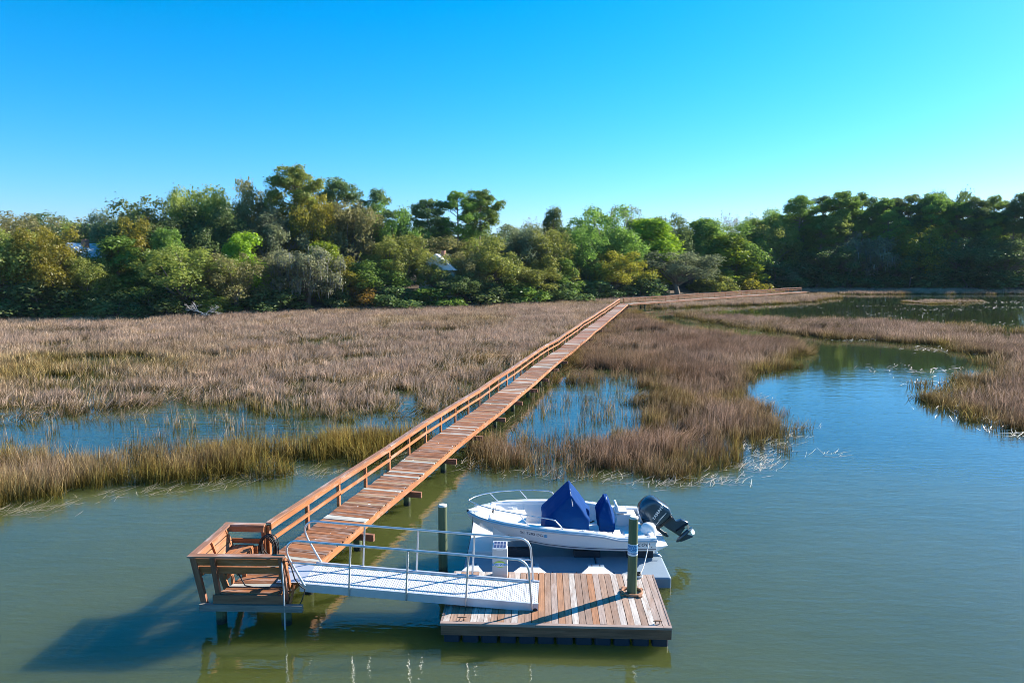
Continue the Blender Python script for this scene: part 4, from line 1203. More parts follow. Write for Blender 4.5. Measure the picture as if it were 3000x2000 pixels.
# outboard motor tilted up out of the water (side outline in x, z; lofted across)
mo = empty('outboard_motor', (0, 0, 0)); mo.parent = boat
def lofted(name, outline, layers, mt, yc=0.0, smooth=True):
    cx = sum(p[0] for p in outline) / len(outline); cz = sum(p[1] for p in outline) / len(outline)
    m = MB(); m.loft([[(cx + (x - cx) * k, yc + y_, cz + (z - cz) * k) for x, z in outline] for y_, k in layers], smooth=smooth)
    me = m.mesh(name, mt); fix_normals(me)
    o = link(name, me, mo)
    if smooth: bevel(o, 0.012, 2)
    return o
LAY = [(-0.235, 0.62), (-0.225, 0.80), (-0.19, 0.92), (-0.12, 0.985), (0, 1.0), (0.12, 0.985), (0.19, 0.92), (0.225, 0.80), (0.235, 0.62)]
OX = 1.20
def wo_(pts): return [(x + OX, z) for x, z in pts]
lofted('cowling', wo_([(3.46, 1.46), (3.49, 1.56), (3.57, 1.67), (3.68, 1.76), (3.80, 1.81), (3.90, 1.80), (4.08, 1.68), (4.27, 1.55), (4.33, 1.49), (4.37, 1.38), (4.33, 1.26), (4.24, 1.15), (4.10, 1.04), (3.98, 0.97), (3.86, 0.98), (3.72, 1.05), (3.60, 1.15), (3.51, 1.29)]), LAY, M['motor'])
lofted('cowling_seam', wo_([(3.40 + 0.16, 1.20), (3.58, 1.14), (4.02, 0.95), (4.34, 1.20), (4.38, 1.27), (4.34, 1.31), (4.04, 1.03), (3.62, 1.20)]), [(-0.215, 0.99), (-0.20, 1.0), (0.20, 1.0), (0.215, 0.99)], M['motor_blk'], smooth=False)
lofted('leg', wo_([(4.05, 1.05), (4.26, 1.36), (4.36, 1.34), (4.50, 1.13), (4.57, 1.13), (4.66, 1.17), (4.86, 1.09), (4.84, 1.04), (4.72, 1.02), (4.78, 0.93), (4.62, 0.68), (4.40, 0.82)]), [(-0.085, 0.86), (-0.06, 0.97), (0, 1.0), (0.06, 0.97), (0.085, 0.86)], M['motor'])
m = MB(); m.prism([(OX + 4.50, -0.15, 0.86), (OX + 4.46, 0.15, 0.90), (OX + 4.80, 0.13, 1.10), (OX + 4.82, -0.13, 1.08)], [(OX + 4.51, -0.15, 0.84), (OX + 4.47, 0.15, 0.88), (OX + 4.81, 0.13, 1.08), (OX + 4.83, -0.13, 1.06)]); m.build('anti_ventilation_plate', M['motor_blk'], mo, fix=True)
m = MB(); ax_ = Vector((0.70, 0, 0.714)); g0 = Vector((OX + 4.55, 0, 0.50)); m.tube([g0 + ax_ * k for k in (0, 0.05, 0.15, 0.30, 0.42, 0.47)], [0.012, 0.045, 0.065, 0.065, 0.055, 0.045], 14); m.build('gearcase', M['motor'], mo)
lofted('skeg', wo_([(4.60, 0.58), (4.66, 0.50), (5.02, 0.66), (4.97, 0.70), (4.80, 0.73)]), [(-0.014, 0.97), (0.014, 0.97)], M['motor'], smooth=False)
prop_c = g0 + ax_ * 0.52
m = MB(); m.tube([prop_c - ax_ * 0.06, prop_c + ax_ * 0.02, prop_c + ax_ * 0.08], [0.045, 0.042, 0.015], 12)
e1 = Vector((0, 1, 0)); e2 = ax_.cross(e1).normalized()
for k in range(3):
    a = 2 * math.pi * k / 3 + 0.5; rad = e1 * math.cos(a) + e2 * math.sin(a); tg = ax_.cross(rad).normalized()
    V = []
    for i, (rr, wdt, tw) in enumerate(((0.03, 0.03, 0.9), (0.08, 0.075, 0.7), (0.13, 0.085, 0.55), (0.17, 0.05, 0.45))):
        wd_ = (tg * math.cos(tw) + ax_ * math.sin(tw)) * wdt
        V.append([prop_c + rad * rr - wd_, prop_c + rad * rr + wd_ * 1.1])
    m.loft(V, closed=False, caps=False)
m.build('propeller', M['bronze'], mo)
m = MB(); m.box((OX + 3.78, 0, 0.88), (0.30, 0.30, 0.34), Matrix.Rotation(R(-20), 3, 'Y')); bevel(m.build('clamp_bracket', M['motor_blk'], mo), 0.03)
m = MB(); m.tube([(OX + 3.9, -0.09, 0.98), (OX + 4.2, -0.09, 0.74), (OX + 4.3, -0.09, 0.70)], 0.03, 8); m.tube([(OX + 3.9, 0.09, 0.98), (OX + 4.2, 0.09, 0.74), (OX + 4.3, 0.09, 0.70)], 0.03, 8); m.build('tilt_ram', M['motor_blk'], mo)
me = text_mesh('lettering', 'YAMAHA', 0.125, M['white'], offset=0.0015)
link('lettering', me, mo, (OX + 3.985, -0.2385, 1.44), (R(90), R(-57), 0))
for (x0, z0, x1, z1, w) in ((3.92, 1.06, 4.20, 1.42, 0.022), (4.00, 1.20, 4.16, 1.38, 0.012)):
    dx, dz = x1 - x0, z1 - z0; L = math.hypot(dx, dz); nx, nz = -dz / L * w, dx / L * w
    MB().add([(OX + x0, -0.2383, z0), (OX + x1 - nx * .4, -0.2383, z1 - nz * .4), (OX + x1 + nx * .4, -0.2383, z1 + nz * .4), (OX + x0 + nx * .6, -0.2383, z0 + nz * .6)], [(0, 1, 2, 3)]).build('decal', M['motor_hi'], mo)

# lettering on the hull side facing the dock
def on_hull(name, body, size, mt, xc, zc, slope=0.0, **kw):
    me = text_mesh(name, body, size, mt, **kw); subdiv(me)
    for v in me.vertices:
        x = xc + v.co.x; z = zc + v.co.y + slope * v.co.x
        v.co = (x, -(hull_y(x, z) + 0.006), z)
    link(name, me, boat)
on_hull('registration_number', 'SC 7283 DG', 0.115, M['navy'], 1.74, 1.10, -0.07)
on_hull('logo_lettering', 'Scout', 0.20, M['navy'], 4.62, 0.915, 0.0, shear=0.35, spacing=1.05)
on_hull('logo_lettering', '.', 0.20, M['navy'], 4.86, 0.87)
m = MB()
V = [(2.06, 1.12), (2.06, 1.035), (2.15, 1.03), (2.15, 1.115)]
m.add([(x, -(hull_y(x, z) + 0.005), z) for x, z in V], [(0, 1, 2, 3)]).build('registration_sticker', M['cyan_ink'], boat)
on_hull('sticker_print', '25', 0.07, M['white'], 2.105, 1.075)

# mooring line from the stern cleat down to the dock
def bw_(p): return Matrix.Rotation(BROT, 3, 'Z') @ Vector(p) + BOAT
a = bw_((4.80, -1.13, 1.09)); b = Vector((3.10, 16.22, 0.48))
m = MB(); pts = []
for i in range(17):
    t = i / 16; p = a.lerp(b, t); p.z -= 0.18 * math.sin(math.pi * t) ; pts.append(p)
m.tube(pts, 0.012, 6)
for k in range(4):
    m.tube([(3.08 + 0.08 * math.cos(q * 0.5 + k), 16.18 + 0.05 * math.sin(q * 0.5 + k), 0.475 + 0.012 * k) for q in range(14)], 0.012, 6)
m.build('mooring_line', M['rope_w'], label='white mooring line from the stern of the boat down to the dock', cat='rope')
m = MB()
for k in range(7):
    m.tube([(3.05 + rng.uniform(0.05, 0.10) * math.cos(q * 0.52 + k), 16.20 + 0.05 * math.sin(q * 0.52 + k) + rng.gauss(0, 0.005), 0.475 + 0.014 * k + 0.01 * math.sin(q)) for q in range(14)], 0.013, 6)
m.build('rope_heap', M['black'], label='dark heap of rope on the dock behind the tall piling', cat='rope')
a = bw_((0.10, -0.15, 1.36)); b = Vector((-1.15, 17.0, 0.42))
m = MB(); m.tube([a, bw_((0.16, -0.30, 1.30)), bw_((0.13, -0.34, 0.9)), a.lerp(b, 0.75), b], 0.009, 6)
m.build('bow_line', M['black'], label='thin dark bow line running down from the boat to the float', cat='rope')

# ------------------------------------------------------------------ trees
def leaf_quads(C, N, size, asp, seed):
    """one leaf clump quad per row of C, facing near N"""
    g = np.random.default_rng(seed); n = len(C)
    nr = N + g.normal(size=(n, 3)) * 0.75; nr /= np.linalg.norm(nr, axis=1)[:, None] + 1e-9
    t = np.cross(nr, g.normal(size=(n, 3))); t /= np.linalg.norm(t, axis=1)[:, None] + 1e-9
    b = np.cross(nr, t)
    s = size * (0.55 + 0.9 * g.random(n)); A = t * s[:, None]; B = b * (s * asp * (0.7 + 0.6 * g.random(n)))[:, None]
    return np.stack([C - A, C - B * 0.9 + A * 0.1, C + A, C + B], 1).reshape(-1, 3)


def blob_leaves(blobs, per, size, asp, seed, flat=1.0):
    g = np.random.default_rng(seed); Cs = []; Ns = []
    for (x, y, z, r) in blobs:
        n = max(12, int(per * r * r)); d = g.normal(size=(n, 3)); d /= np.linalg.norm(d, axis=1)[:, None]
        d[:, 2] = np.where((d[:, 2] < -0.6) & (g.random(n) < 0.6), -d[:, 2] * 0.7, d[:, 2])
        rr = r * (0.50 + 0.55 * g.random(n) ** 0.6)
        # ragged outline
        rr *= 0.82 + 0.36 * np.abs(np.sin(d[:, 0] * 5 + x) * np.sin(d[:, 1] * 5 + y + 1.3) + np.sin(d[:, 2] * 6 + z) * 0.5)
        rr = np.where(g.random(n) < 0.10, rr * (1.05 + 0.4 * g.random(n)), rr)
        p = d * rr[:, None]; p[:, 2] *= flat
        Cs.append(p + np.array([x, y, z])); Ns.append(d + np.array([0, 0, 0.35]))
    return leaf_quads(np.concatenate(Cs), np.concatenate(Ns), size, asp, seed + 1)


def limb(m, a, b, r0, r1, g, bend=0.15, n=5, sides=7):
    a = Vector(a); b = Vector(b); L = (b - a).length; pts = []; rs = []
    off = Vector((g.gauss(0, bend), g.gauss(0, bend), abs(g.gauss(0, bend)))) * L
    for i in range(n):
        t = i / (n - 1); pts.append(a.lerp(b, t) + off * (4 * t * (1 - t)) * 0.5); rs.append(r0 + (r1 - r0) * t)
    m.tube(pts, rs, sides, cap=False)
    return pts


def make_oak(seed, H=12.0, Rd=6.0, base=0.22, nb=66, per=215, flatk=0.42, size=0.15):
    g = random.Random(seed); m = MB(); blobs = []
    tips = []
    th = H * 0.26
    limb(m, (0, 0, -0.4), (g.gauss(0, .3), g.gauss(0, .3), th), 0.42, 0.30, g, 0.05)
    cz = H * (base + (1 - base) * 0.50)
    for i in range(nb):
        a = g.random() * 6.283; u = g.uniform(-0.75, 1.0)
        k = g.uniform(0.6, 1.0) if i < nb * 0.8 else g.uniform(0.1, 0.55)
        hr = math.sqrt(max(0, 1 - u * u * 0.9)) * Rd * k
        x, y = hr * math.cos(a), hr * math.sin(a); z = cz + u * k * H * (1 - base) * 0.47
        r = g.uniform(0.65, 1.45) * (Rd / 6.0) ** 0.5 * (1.0 if i < nb * .75 else 1.2)
        blobs.append((x, y, min(z, H - r * 0.75), r))
    for bl in blobs[::2]:
        limb(m, (0, 0, th * g.uniform(0.7, 1.0)), (bl[0] * 0.9, bl[1] * 0.9, bl[2]), 0.15, 0.03, g, 0.12)
    trunk = m.mesh('trunk', M['bark'])
    V = blob_leaves(blobs, per, size, 0.6, seed, 1.05)
    return trunk, V


def make_pine(seed, H=20.0, Rd=4.2, crown=0.50, nbr=36, per=300, size=0.20):
    g = random.Random(seed); m = MB(); blobs = []
    lx, ly = g.gauss(0, 0.5), g.gauss(0, 0.5)
    tp = lambda z: Vector((lx * (z / H) ** 2, ly * (z / H) ** 2, z))
    m.tube([tp(H * t) + Vector((0, 0, -0.4 if t == 0 else 0)) for t in (0, .2, .4, .6, .8, .97)], [0.27, 0.24, 0.21, 0.17, 0.11, 0.04], 9, cap=False)
    for i in range(nbr):
        t = i / (nbr - 1); z = H * (1 - crown + crown * (t ** 0.85) * 0.97)
        prof = (0.55 + 0.45 * math.sin(math.pi * min(1, (t * 0.9 + 0.12)))) * (1 - max(0, t - 0.62) * 1.7)
        L = Rd * max(0.16, prof) * g.uniform(0.6, 1.08); a = i * 2.4 + g.gauss(0, 0.4)
        p0 = tp(z); p1 = p0 + Vector((math.cos(a) * L, math.sin(a) * L, L * g.uniform(0.1, 0.75)))
        pts = limb(m, p0, p1, 0.075, 0.02, g, 0.08, 4, 5)
        blobs.append((p1.x, p1.y, p1.z, g.uniform(0.62, 1.0)))
        if L > 1.5:
            q = p0.lerp(p1, 0.62) + Vector((g.gauss(0, 0.5), g.gauss(0, 0.5), 0.25)); blobs.append((q.x, q.y, q.z, g.uniform(0.5, 0.85)))
        if L > 2.4:
            for sd in (-1, 1):
                q = p0.lerp(p1, 0.8) + Vector((-math.sin(a) * sd, math.cos(a) * sd, 0.15)) * g.uniform(0.7, 1.2); blobs.append((q.x, q.y, q.z, g.uniform(0.45, 0.75)))
    blobs.append((lx, ly, H - 0.6, 0.8))
    V = blob_leaves(blobs, per, size, 0.34, seed, 0.95)
    return m.mesh('trunk', M['bark']), V


def make_young(seed, H=10.0, Rd=3.0, point=1.0):
    g = random.Random(seed); m = MB(); blobs = []
    m.tube([(0, 0, -0.4), (0, 0, H * 0.5), (0.1, 0, H * 0.97)], [0.2, 0.13, 0.03], 7, cap=False)
    for i in range(64):
        t = g.random() ** 0.9; z = H * (0.10 + 0.86 * t)
        L = Rd * ((1 - t) ** (0.75 * point) * 0.85 + 0.16) * (0.6 + 0.45 * math.sin(min(1, t * 5) * 1.57)) * g.uniform(0.55, 1.0); a = g.random() * 6.283
        blobs.append((L * math.cos(a), L * math.sin(a), z, g.uniform(0.6, 1.0)))
    for bl in blobs[::3]: limb(m, (0, 0, bl[2] * 0.9), bl[:3], 0.05, 0.015, g, 0.05, 3, 4)
    V = blob_leaves(blobs, 380, 0.18, 0.36, seed, 1.0)
    return m.mesh('trunk', M['bark']), V


def make_bare(seed, H=13.0, Rd=4.0, leaves=500, bark='bark_pale'):
    g = random.Random(seed); m = MB(); ends = []
    def grow(p, d, L, r, lv):
        q = p + d * L; pts = [p, p.lerp(q, 0.5) + Vector((g.gauss(0, .05), g.gauss(0, .05), 0)) * L, q]
        m.tube(pts, [r, r * 0.82, r * 0.62], 6 if lv < 2 else 4, cap=False)
        if lv >= 5: ends.append(q); return
        for k in range(3 if lv > 0 else 4):
            nd = (d + Vector((g.gauss(0, .55), g.gauss(0, .55), g.gauss(0.12, .3)))).normalized()
            grow(p.lerp(q, g.uniform(0.55, 1.0)), nd, L * g.uniform(0.58, 0.8), r * 0.55, lv + 1)
    grow(Vector((0, 0, -0.4)), Vector((0, 0, 1)), H * 0.34, 0.24, 0)
    E_ = np.array([tuple(e) for e in ends]); gg = np.random.default_rng(seed)
    zmax = E_[:, 2].max(); k = H / zmax
    m.v = [(x, y, z * k) for x, y, z in m.v]; E_[:, 2] *= k
    C = E_[gg.integers(0, len(E_), leaves)] + gg.normal(size=(leaves, 3)) * 0.28
    V = leaf_quads(C, gg.normal(size=(leaves, 3)), 0.15, 0.5, seed)
    return m.mesh('trunk', M[bark]), V


def make_flat(seed):
    t, V = make_oak(seed, 12.0, 7.0, 0.56, 46, 130)
    return t, V


def make_shrub(seed, H=4.0, Rd=3.0):
    g = random.Random(seed); m = MB(); blobs = []
    for i in range(26):
        a = g.random() * 6.283; t = g.random(); hr = Rd * math.sqrt(g.random()) * (1 - 0.55 * t) * 0.85; z = 0.35 + t * (H - 1.0)
        blobs.append((hr * math.cos(a), hr * math.sin(a), z, g.uniform(0.55, 0.95)))
    for bl in blobs[::2]: limb(m, (bl[0] * 0.2, bl[1] * 0.2, -0.3), bl[:3], 0.06, 0.02, g, 0.1, 4, 4)
    return m.mesh('trunk', M['bark']), blob_leaves(blobs, 330, 0.14, 0.6, seed, 1.0)


def leafmesh(V): return np_mesh('crown', V, 4, LEAF['olive'])


def moss_strands(V, seed, n=1500):
    """grey moss hanging from random places in the crown"""
    g = np.random.default_rng(seed); P = V.reshape(-1, 4, 3).mean(1); P = P[g.integers(0, len(P), n)]
    L = 0.5 + 1.1 * g.random(n); w = 0.05 + 0.06 * g.random(n); a = g.random(n) * np.pi; dv = np.stack([np.cos(a), np.sin(a), 0 * a], 1) * w[:, None]
    dn = np.stack([g.normal(size=n) * .06, g.normal(size=n) * .06, -L], 1)
    return np_mesh('hanging_moss', np.stack([P - dv, P + dv, P + dn + dv * .25, P + dn - dv * .25], 1).reshape(-1, 3), 4, M['moss_grey'])


M['moss_grey'] = leaf_mat('grey_moss', (0.17, 0.17, 0.14), (0.30, 0.30, 0.25), 0.3)
PROTO = {}
PROTO['oak'] = [(*make_oak(10 + i, 12.0, 6.0, b_), 12.0, 12.0) for i, b_ in enumerate((0.12, 0.16, 0.10, 0.22, 0.14))]
PROTO['pine'] = [(*make_pine(30 + i, 20.0, 4.2, c_), 20.0, 8.6) for i, c_ in enumerate((0.42, 0.52, 0.62, 0.46, 0.72))]
PROTO['ypine'] = [(*make_young(50 + i, 10.0, 3.0, p_), 10.0, 6.4) for i, p_ in enumerate((1.0, 0.7, 0.5))]
PROTO['round'] = [(*make_young(60, 10.0, 3.0, 0.45), 10.0, 6.6)]
PROTO['thin'] = [(*make_bare(70 + i, 13.0, 4.0, 7000, 'bark'), 13.0, 8.5) for i in range(2)]
PROTO['bare'] = [(*make_bare(80 + i, 13.0, 4.0, 500), 13.0, 8.5) for i in range(2)]
PROTO['flat'] = [(*make_flat(90), 12.0, 14.0)]
PROTO['moss'] = [(*make_oak(95 + i, 12.0, 6.0, 0.10), 12.0, 12.0) for i in range(1)]
PROTO['shrub'] = [(*make_shrub(110 + i), 4.0, 5.6) for i in range(4)]
MOSS = moss_strands(PROTO['moss'][0][1], 5)
for k in PROTO:
    out = []
    for t, V, h, w in PROTO[k]:
        # true extents so that each tree comes out at its given height and spread
        hh = float(np.percentile(V[:, 2], 99.7)); ww = float(np.percentile(np.abs(V[:, 0]), 98) + np.percentile(np.abs(V[:, 1]), 98))
        out.append((t, leafmesh(V), hh, ww))
    PROTO[k] = out
_cnt = {}


def plant(kind, x, y, z, h, w, colour, name, label, cat, group=None):
    i = _cnt.get(kind, 0); _cnt[kind] = i + 1
    t, c, ph, pw_ = PROTO[kind][i % len(PROTO[kind])]
    sxy = w / pw_ * 1.05; sz = h / ph
    if kind == 'pine': sxy = min(sxy, sz * 1.12)
    e = empty(name, (x, y, z), (0, 0, rng.random() * 6.283), label=label, cat=cat, group=group); e.scale = (sxy, sxy, sz)
    link('trunk', t, e)
    o = link('crown', c, e); o.material_slots[0].link = 'OBJECT'; o.material_slots[0].material = LEAF[colour]
    if kind == 'moss': link('hanging_moss', MOSS, e)
    return e


NAME = {'oak': 'oak_tree', 'pine': 'pine_tree', 'ypine': 'pine_tree', 'round': 'round_tree', 'thin': 'sparse_tree', 'bare': 'bare_tree', 'flat': 'spreading_tree', 'moss': 'mossy_tree'}
TREES = [
    (-65.7, 90.6, 0.68, 11.4, 10.2, 'oak', 'olive', 'olive green oak cut off by the left edge of the picture'),
    (-60.2, 91.7, 0.68, 11.2, 9.3, 'oak', 'gold', 'golden olive oak in front of the white roofed house on the left'),
    (-56.0, 92.6, 0.68, 7.6, 6.8, 'oak', 'olive', 'small olive oak in front of the white roofed house on the left'),
    (-12.3, 114.0, 0.9, 7.7, 7.0, 'oak', 'olive', 'slim olive oak just left of the white gable'),
    (-7.6, 116.9, 0.9, 8.1, 7.4, 'oak', 'brown', 'slim brownish oak just right of the white gable'),
    (-70.0, 102.9, 2.11, 12.4, 13.0, 'flat', 'brown', 'flat topped brownish tree rising behind the leftmost oaks'),
    (-62.2, 106.3, 2.33, 12.9, 7.8, 'thin', 'grey', 'thin greyish tree behind the white roof on the left'),
    (-56.8, 105.4, 2.11, 12.9, 6.7, 'thin', 'brown', 'thin dark brown tree between the white roof and the tall oak mass'),
    (-54.3, 97.0, 1.12, 9.8, 7.8, 'ypine', 'green', 'soft light green pine just right of the white roofed house'),
    (-54.2, 108.0, 2.33, 14.9, 13.2, 'oak', 'dark', 'dark broad oak at the left shoulder of the tall tree mass'),
    (-53.3, 102.2, 1.67, 11.9, 9.5, 'oak', 'gold', 'yellowish oak crown under the left shoulder of the tall tree mass'),
    (-47.7, 97.8, 1.01, 11.0, 5.2, 'ypine', 'green', 'pointed green pine poking up behind the broad olive waterside oak'),
    (-44.4, 94.8, 0.57, 8.9, 12.0, 'oak', 'olive', 'broad olive oak at the water edge left of the bright lime tree'),
    (-49.4, 111.3, 2.55, 16.5, 9.2, 'oak', 'olive', 'round olive crown left of centre in the tall tree mass'),
    (-45.1, 107.6, 2.0, 13.9, 10.0, 'oak', 'dark', 'dark oak crown in shade below the tall tree mass'),
    (-38.5, 101.1, 0.9, 10.7, 6.2, 'round', 'lime', 'bright lime green round tree among darker oaks on the left'),
    (-38.7, 97.9, 0.57, 8.0, 9.1, 'oak', 'brown', 'pale brownish oak in front of the bright lime tree'),
    (-40.9, 114.1, 2.55, 17.5, 8.9, 'oak', 'brown', 'brownish crown just left of the tallest pine'),
    (-37.9, 109.6, 1.78, 13.7, 9.6, 'thin', 'grey', 'greyish half bare tree below the tallest pine'),
    (-35.5, 115.6, 2.22, 20.5, 9.6, 'pine', 'olive', 'tallest pine on the skyline above the left shore'),
    (-32.8, 114.9, 1.89, 16.7, 8.4, 'oak', 'gold', 'golden olive oak just right of the tallest pine'),
    (-29.8, 122.1, 2.44, 19.0, 6.6, 'pine', 'dark', 'tall narrow pine second from the tallest pine'),
    (-26.8, 117.0, 1.78, 15.4, 9.7, 'oak', 'brown', 'large brownish oak below the second tallest pine'),
    (-30.6, 104.7, 0.57, 9.0, 10.7, 'moss', 'moss', 'pale grey green oak with hanging moss at the marsh edge'),
    (-28.8, 108.4, 0.9, 9.5, 5.8, 'ypine', 'lime', 'light green young pine behind the moss hung oak'),
    (-26.3, 108.1, 0.79, 7.4, 6.9, 'oak', 'gold', 'small yellow green oak right of the moss hung oak'),
    (-23.3, 122.9, 2.33, 17.4, 6.0, 'pine', 'dark', 'dark pine with a forked top left of the lone skyline pine'),
    (-20.6, 120.6, 2.0, 14.9, 10.0, 'oak', 'green', 'green rounded tree beneath the forked dark pine'),
    (-22.2, 111.2, 1.01, 6.7, 10.8, 'oak', 'green', 'dense green oak behind the orange shrub'),
    (-18.5, 115.2, 1.34, 10.4, 10.7, 'oak', 'olive', 'olive oak left of the white gable'),
    (-14.5, 124.7, 2.22, 15.9, 6.1, 'pine', 'dark', 'lone thin pine with sky showing through near the middle'),
    (-9.6, 126.7, 2.11, 17.5, 7.4, 'pine', 'green', 'left one of the twin tall pines near the middle'),
    (-6.0, 129.0, 2.11, 18.0, 8.8, 'pine', 'green', 'right one of the twin tall pines near the middle'),
    (-13.3, 121.4, 1.78, 9.9, 11.3, 'oak', 'brown', 'brownish green oak behind the white gable'),
    (-4.1, 120.1, 1.01, 10.6, 11.1, 'oak', 'olive', 'full olive oak right of the white gable'),
    (-9.4, 113.8, 0.68, 5.3, 8.9, 'oak', 'dark', 'low dark oak below the white gable'),
    (0.9, 129.5, 1.67, 12.4, 12.0, 'oak', 'grey', 'grey green oak right of the twin tall pines'),
    (3.6, 135.8, 2.11, 14.0, 7.3, 'bare', 'bark', 'leafless pale tree on the skyline left of the small dark tree'),
    (8.1, 138.6, 2.0, 15.6, 4.7, 'round', 'dark', 'small dark tree alone on the skyline near the middle'),
    (5.7, 129.5, 1.23, 11.9, 12.0, 'oak', 'olive', 'olive oak below the small dark skyline tree'),
    (2.4, 121.7, 0.68, 5.8, 10.1, 'oak', 'olive', 'low olive oak at the shore left of the small green pine'),
    (8.7, 127.1, 0.68, 7.2, 6.8, 'ypine', 'green', 'small fresh green pine low on the shore near the middle'),
    (18.2, 143.8, 1.67, 16.5, 14.0, 'oak', 'green', 'tall green oak above the yellow leaved tree'),
    (26.1, 155.3, 2.33, 16.8, 10.6, 'thin', 'grey', 'half bare grey tree behind the tall green oak'),
    (13.2, 136.0, 1.23, 12.2, 10.6, 'oak', 'green', 'green oak between the small green pine and the yellow leaved tree'),
    (19.9, 136.0, 0.68, 8.5, 12.6, 'oak', 'gold', 'yellow leaved oak by the bend of the boardwalk'),
    (29.5, 151.8, 1.67, 14.5, 12.6, 'ypine', 'lime', 'bright green pine behind the bend of the boardwalk'),
    (34.9, 159.5, 2.11, 15.2, 11.7, 'oak', 'dark', 'dark crown right of the bright green pine'),
    (34.2, 145.1, 0.57, 8.7, 14.2, 'oak', 'grey', 'silvery grey green oak behind the far boardwalk railing'),
    (44.4, 163.1, 1.67, 15.1, 11.9, 'ypine', 'green', 'rounded green pine above the far boardwalk'),
    (53.6, 176.5, 2.33, 17.2, 10.3, 'bare', 'bark', 'bare brown treetop above the far boardwalk'),
    (59.0, 179.8, 2.22, 17.1, 9.6, 'bare', 'bark', 'bare pale treetop right of the bare brown one'),
    (49.4, 161.1, 1.01, 11.8, 11.8, 'ypine', 'lime', 'yellow green pine behind the silvery oak'),
    (53.8, 167.6, 1.34, 14.7, 13.9, 'oak', 'green', 'green oak filling the canopy left of the bare pale treetop'),
    (62.5, 172.6, 1.12, 15.5, 14.3, 'oak', 'olive', 'olive green oak just left of the high right stand'),
    (70.2, 180.5, 1.67, 18.4, 14.1, 'oak', 'green', 'tall green oak joining the canopy to the right stand'),
    (58.3, 171.2, 1.34, 15.9, 12.5, 'pine', 'green', 'green pine with a visible trunk above the far boardwalk'),
    (67.8, 182.2, 1.89, 17.2, 12.4, 'pine', 'green', 'green pine left of the high dark stand'),
    (65.2, 169.7, 0.57, 5.0, 10.8, 'oak', 'grey', 'small round oak where the far boardwalk reaches the shore'),
    (71.3, 176.7, 1.23, 21.9, 10.8, 'pine', 'green', 'leftmost tall pine of the stand on the right shore'),
    (80.9, 185.9, 2.11, 21.6, 11.8, 'pine', 'dark', 'second tall pine from the left in the stand on the right shore'),
    (82.8, 179.2, 1.34, 23.1, 12.2, 'pine', 'green', 'third tall pine from the left in the stand on the right shore'),
    (75.8, 173.3, 0.79, 15.7, 12.7, 'pine', 'green', 'bushy pine in front of the leftmost tall pines on the right shore'),
    (91.4, 185.3, 1.89, 22.7, 10.8, 'pine', 'dark', 'fourth tall pine from the left in the stand on the right shore'),
    (87.0, 173.7, 0.68, 13.2, 14.4, 'moss', 'moss', 'silver grey tree standing against the dark stand on the right'),
    (95.8, 182.4, 1.67, 21.3, 12.5, 'pine', 'green', 'tall pine above the silver grey tree on the right shore'),
    (100.3, 179.3, 1.45, 22.1, 12.2, 'pine', 'dark', 'tall pine just right of the silver grey tree'),
    (104.6, 176.3, 1.23, 22.4, 12.9, 'pine', 'green', 'tall pine above the leaning white trunk on the right'),
    (113.7, 184.2, 2.33, 22.5, 12.6, 'oak', 'dark', 'dark dome shaped crown on the right skyline'),
    (113.4, 175.3, 1.34, 21.2, 12.8, 'pine', 'dark', 'tall pine right of the dark dome shaped crown'),
    (120.8, 177.5, 1.78, 21.4, 13.0, 'pine', 'green', 'tall pine second from the right edge of the picture'),
    (124.7, 172.6, 1.34, 22.4, 14.3, 'pine', 'dark', 'tall pine at the right edge of the picture'),
    (99.8, 172.4, 0.68, 14.9, 14.3, 'oak', 'gold', 'dull yellow green tree halfway up the dark stand on the right'),
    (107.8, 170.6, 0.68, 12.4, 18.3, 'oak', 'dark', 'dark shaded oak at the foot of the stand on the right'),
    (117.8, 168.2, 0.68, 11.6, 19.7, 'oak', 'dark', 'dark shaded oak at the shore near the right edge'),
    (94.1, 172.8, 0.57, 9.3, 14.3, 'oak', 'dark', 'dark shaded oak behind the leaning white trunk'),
    (77.1, 172.4, 0.68, 10.0, 14.3, 'oak', 'dark', 'dark shaded oak left of the silver grey tree'),
]
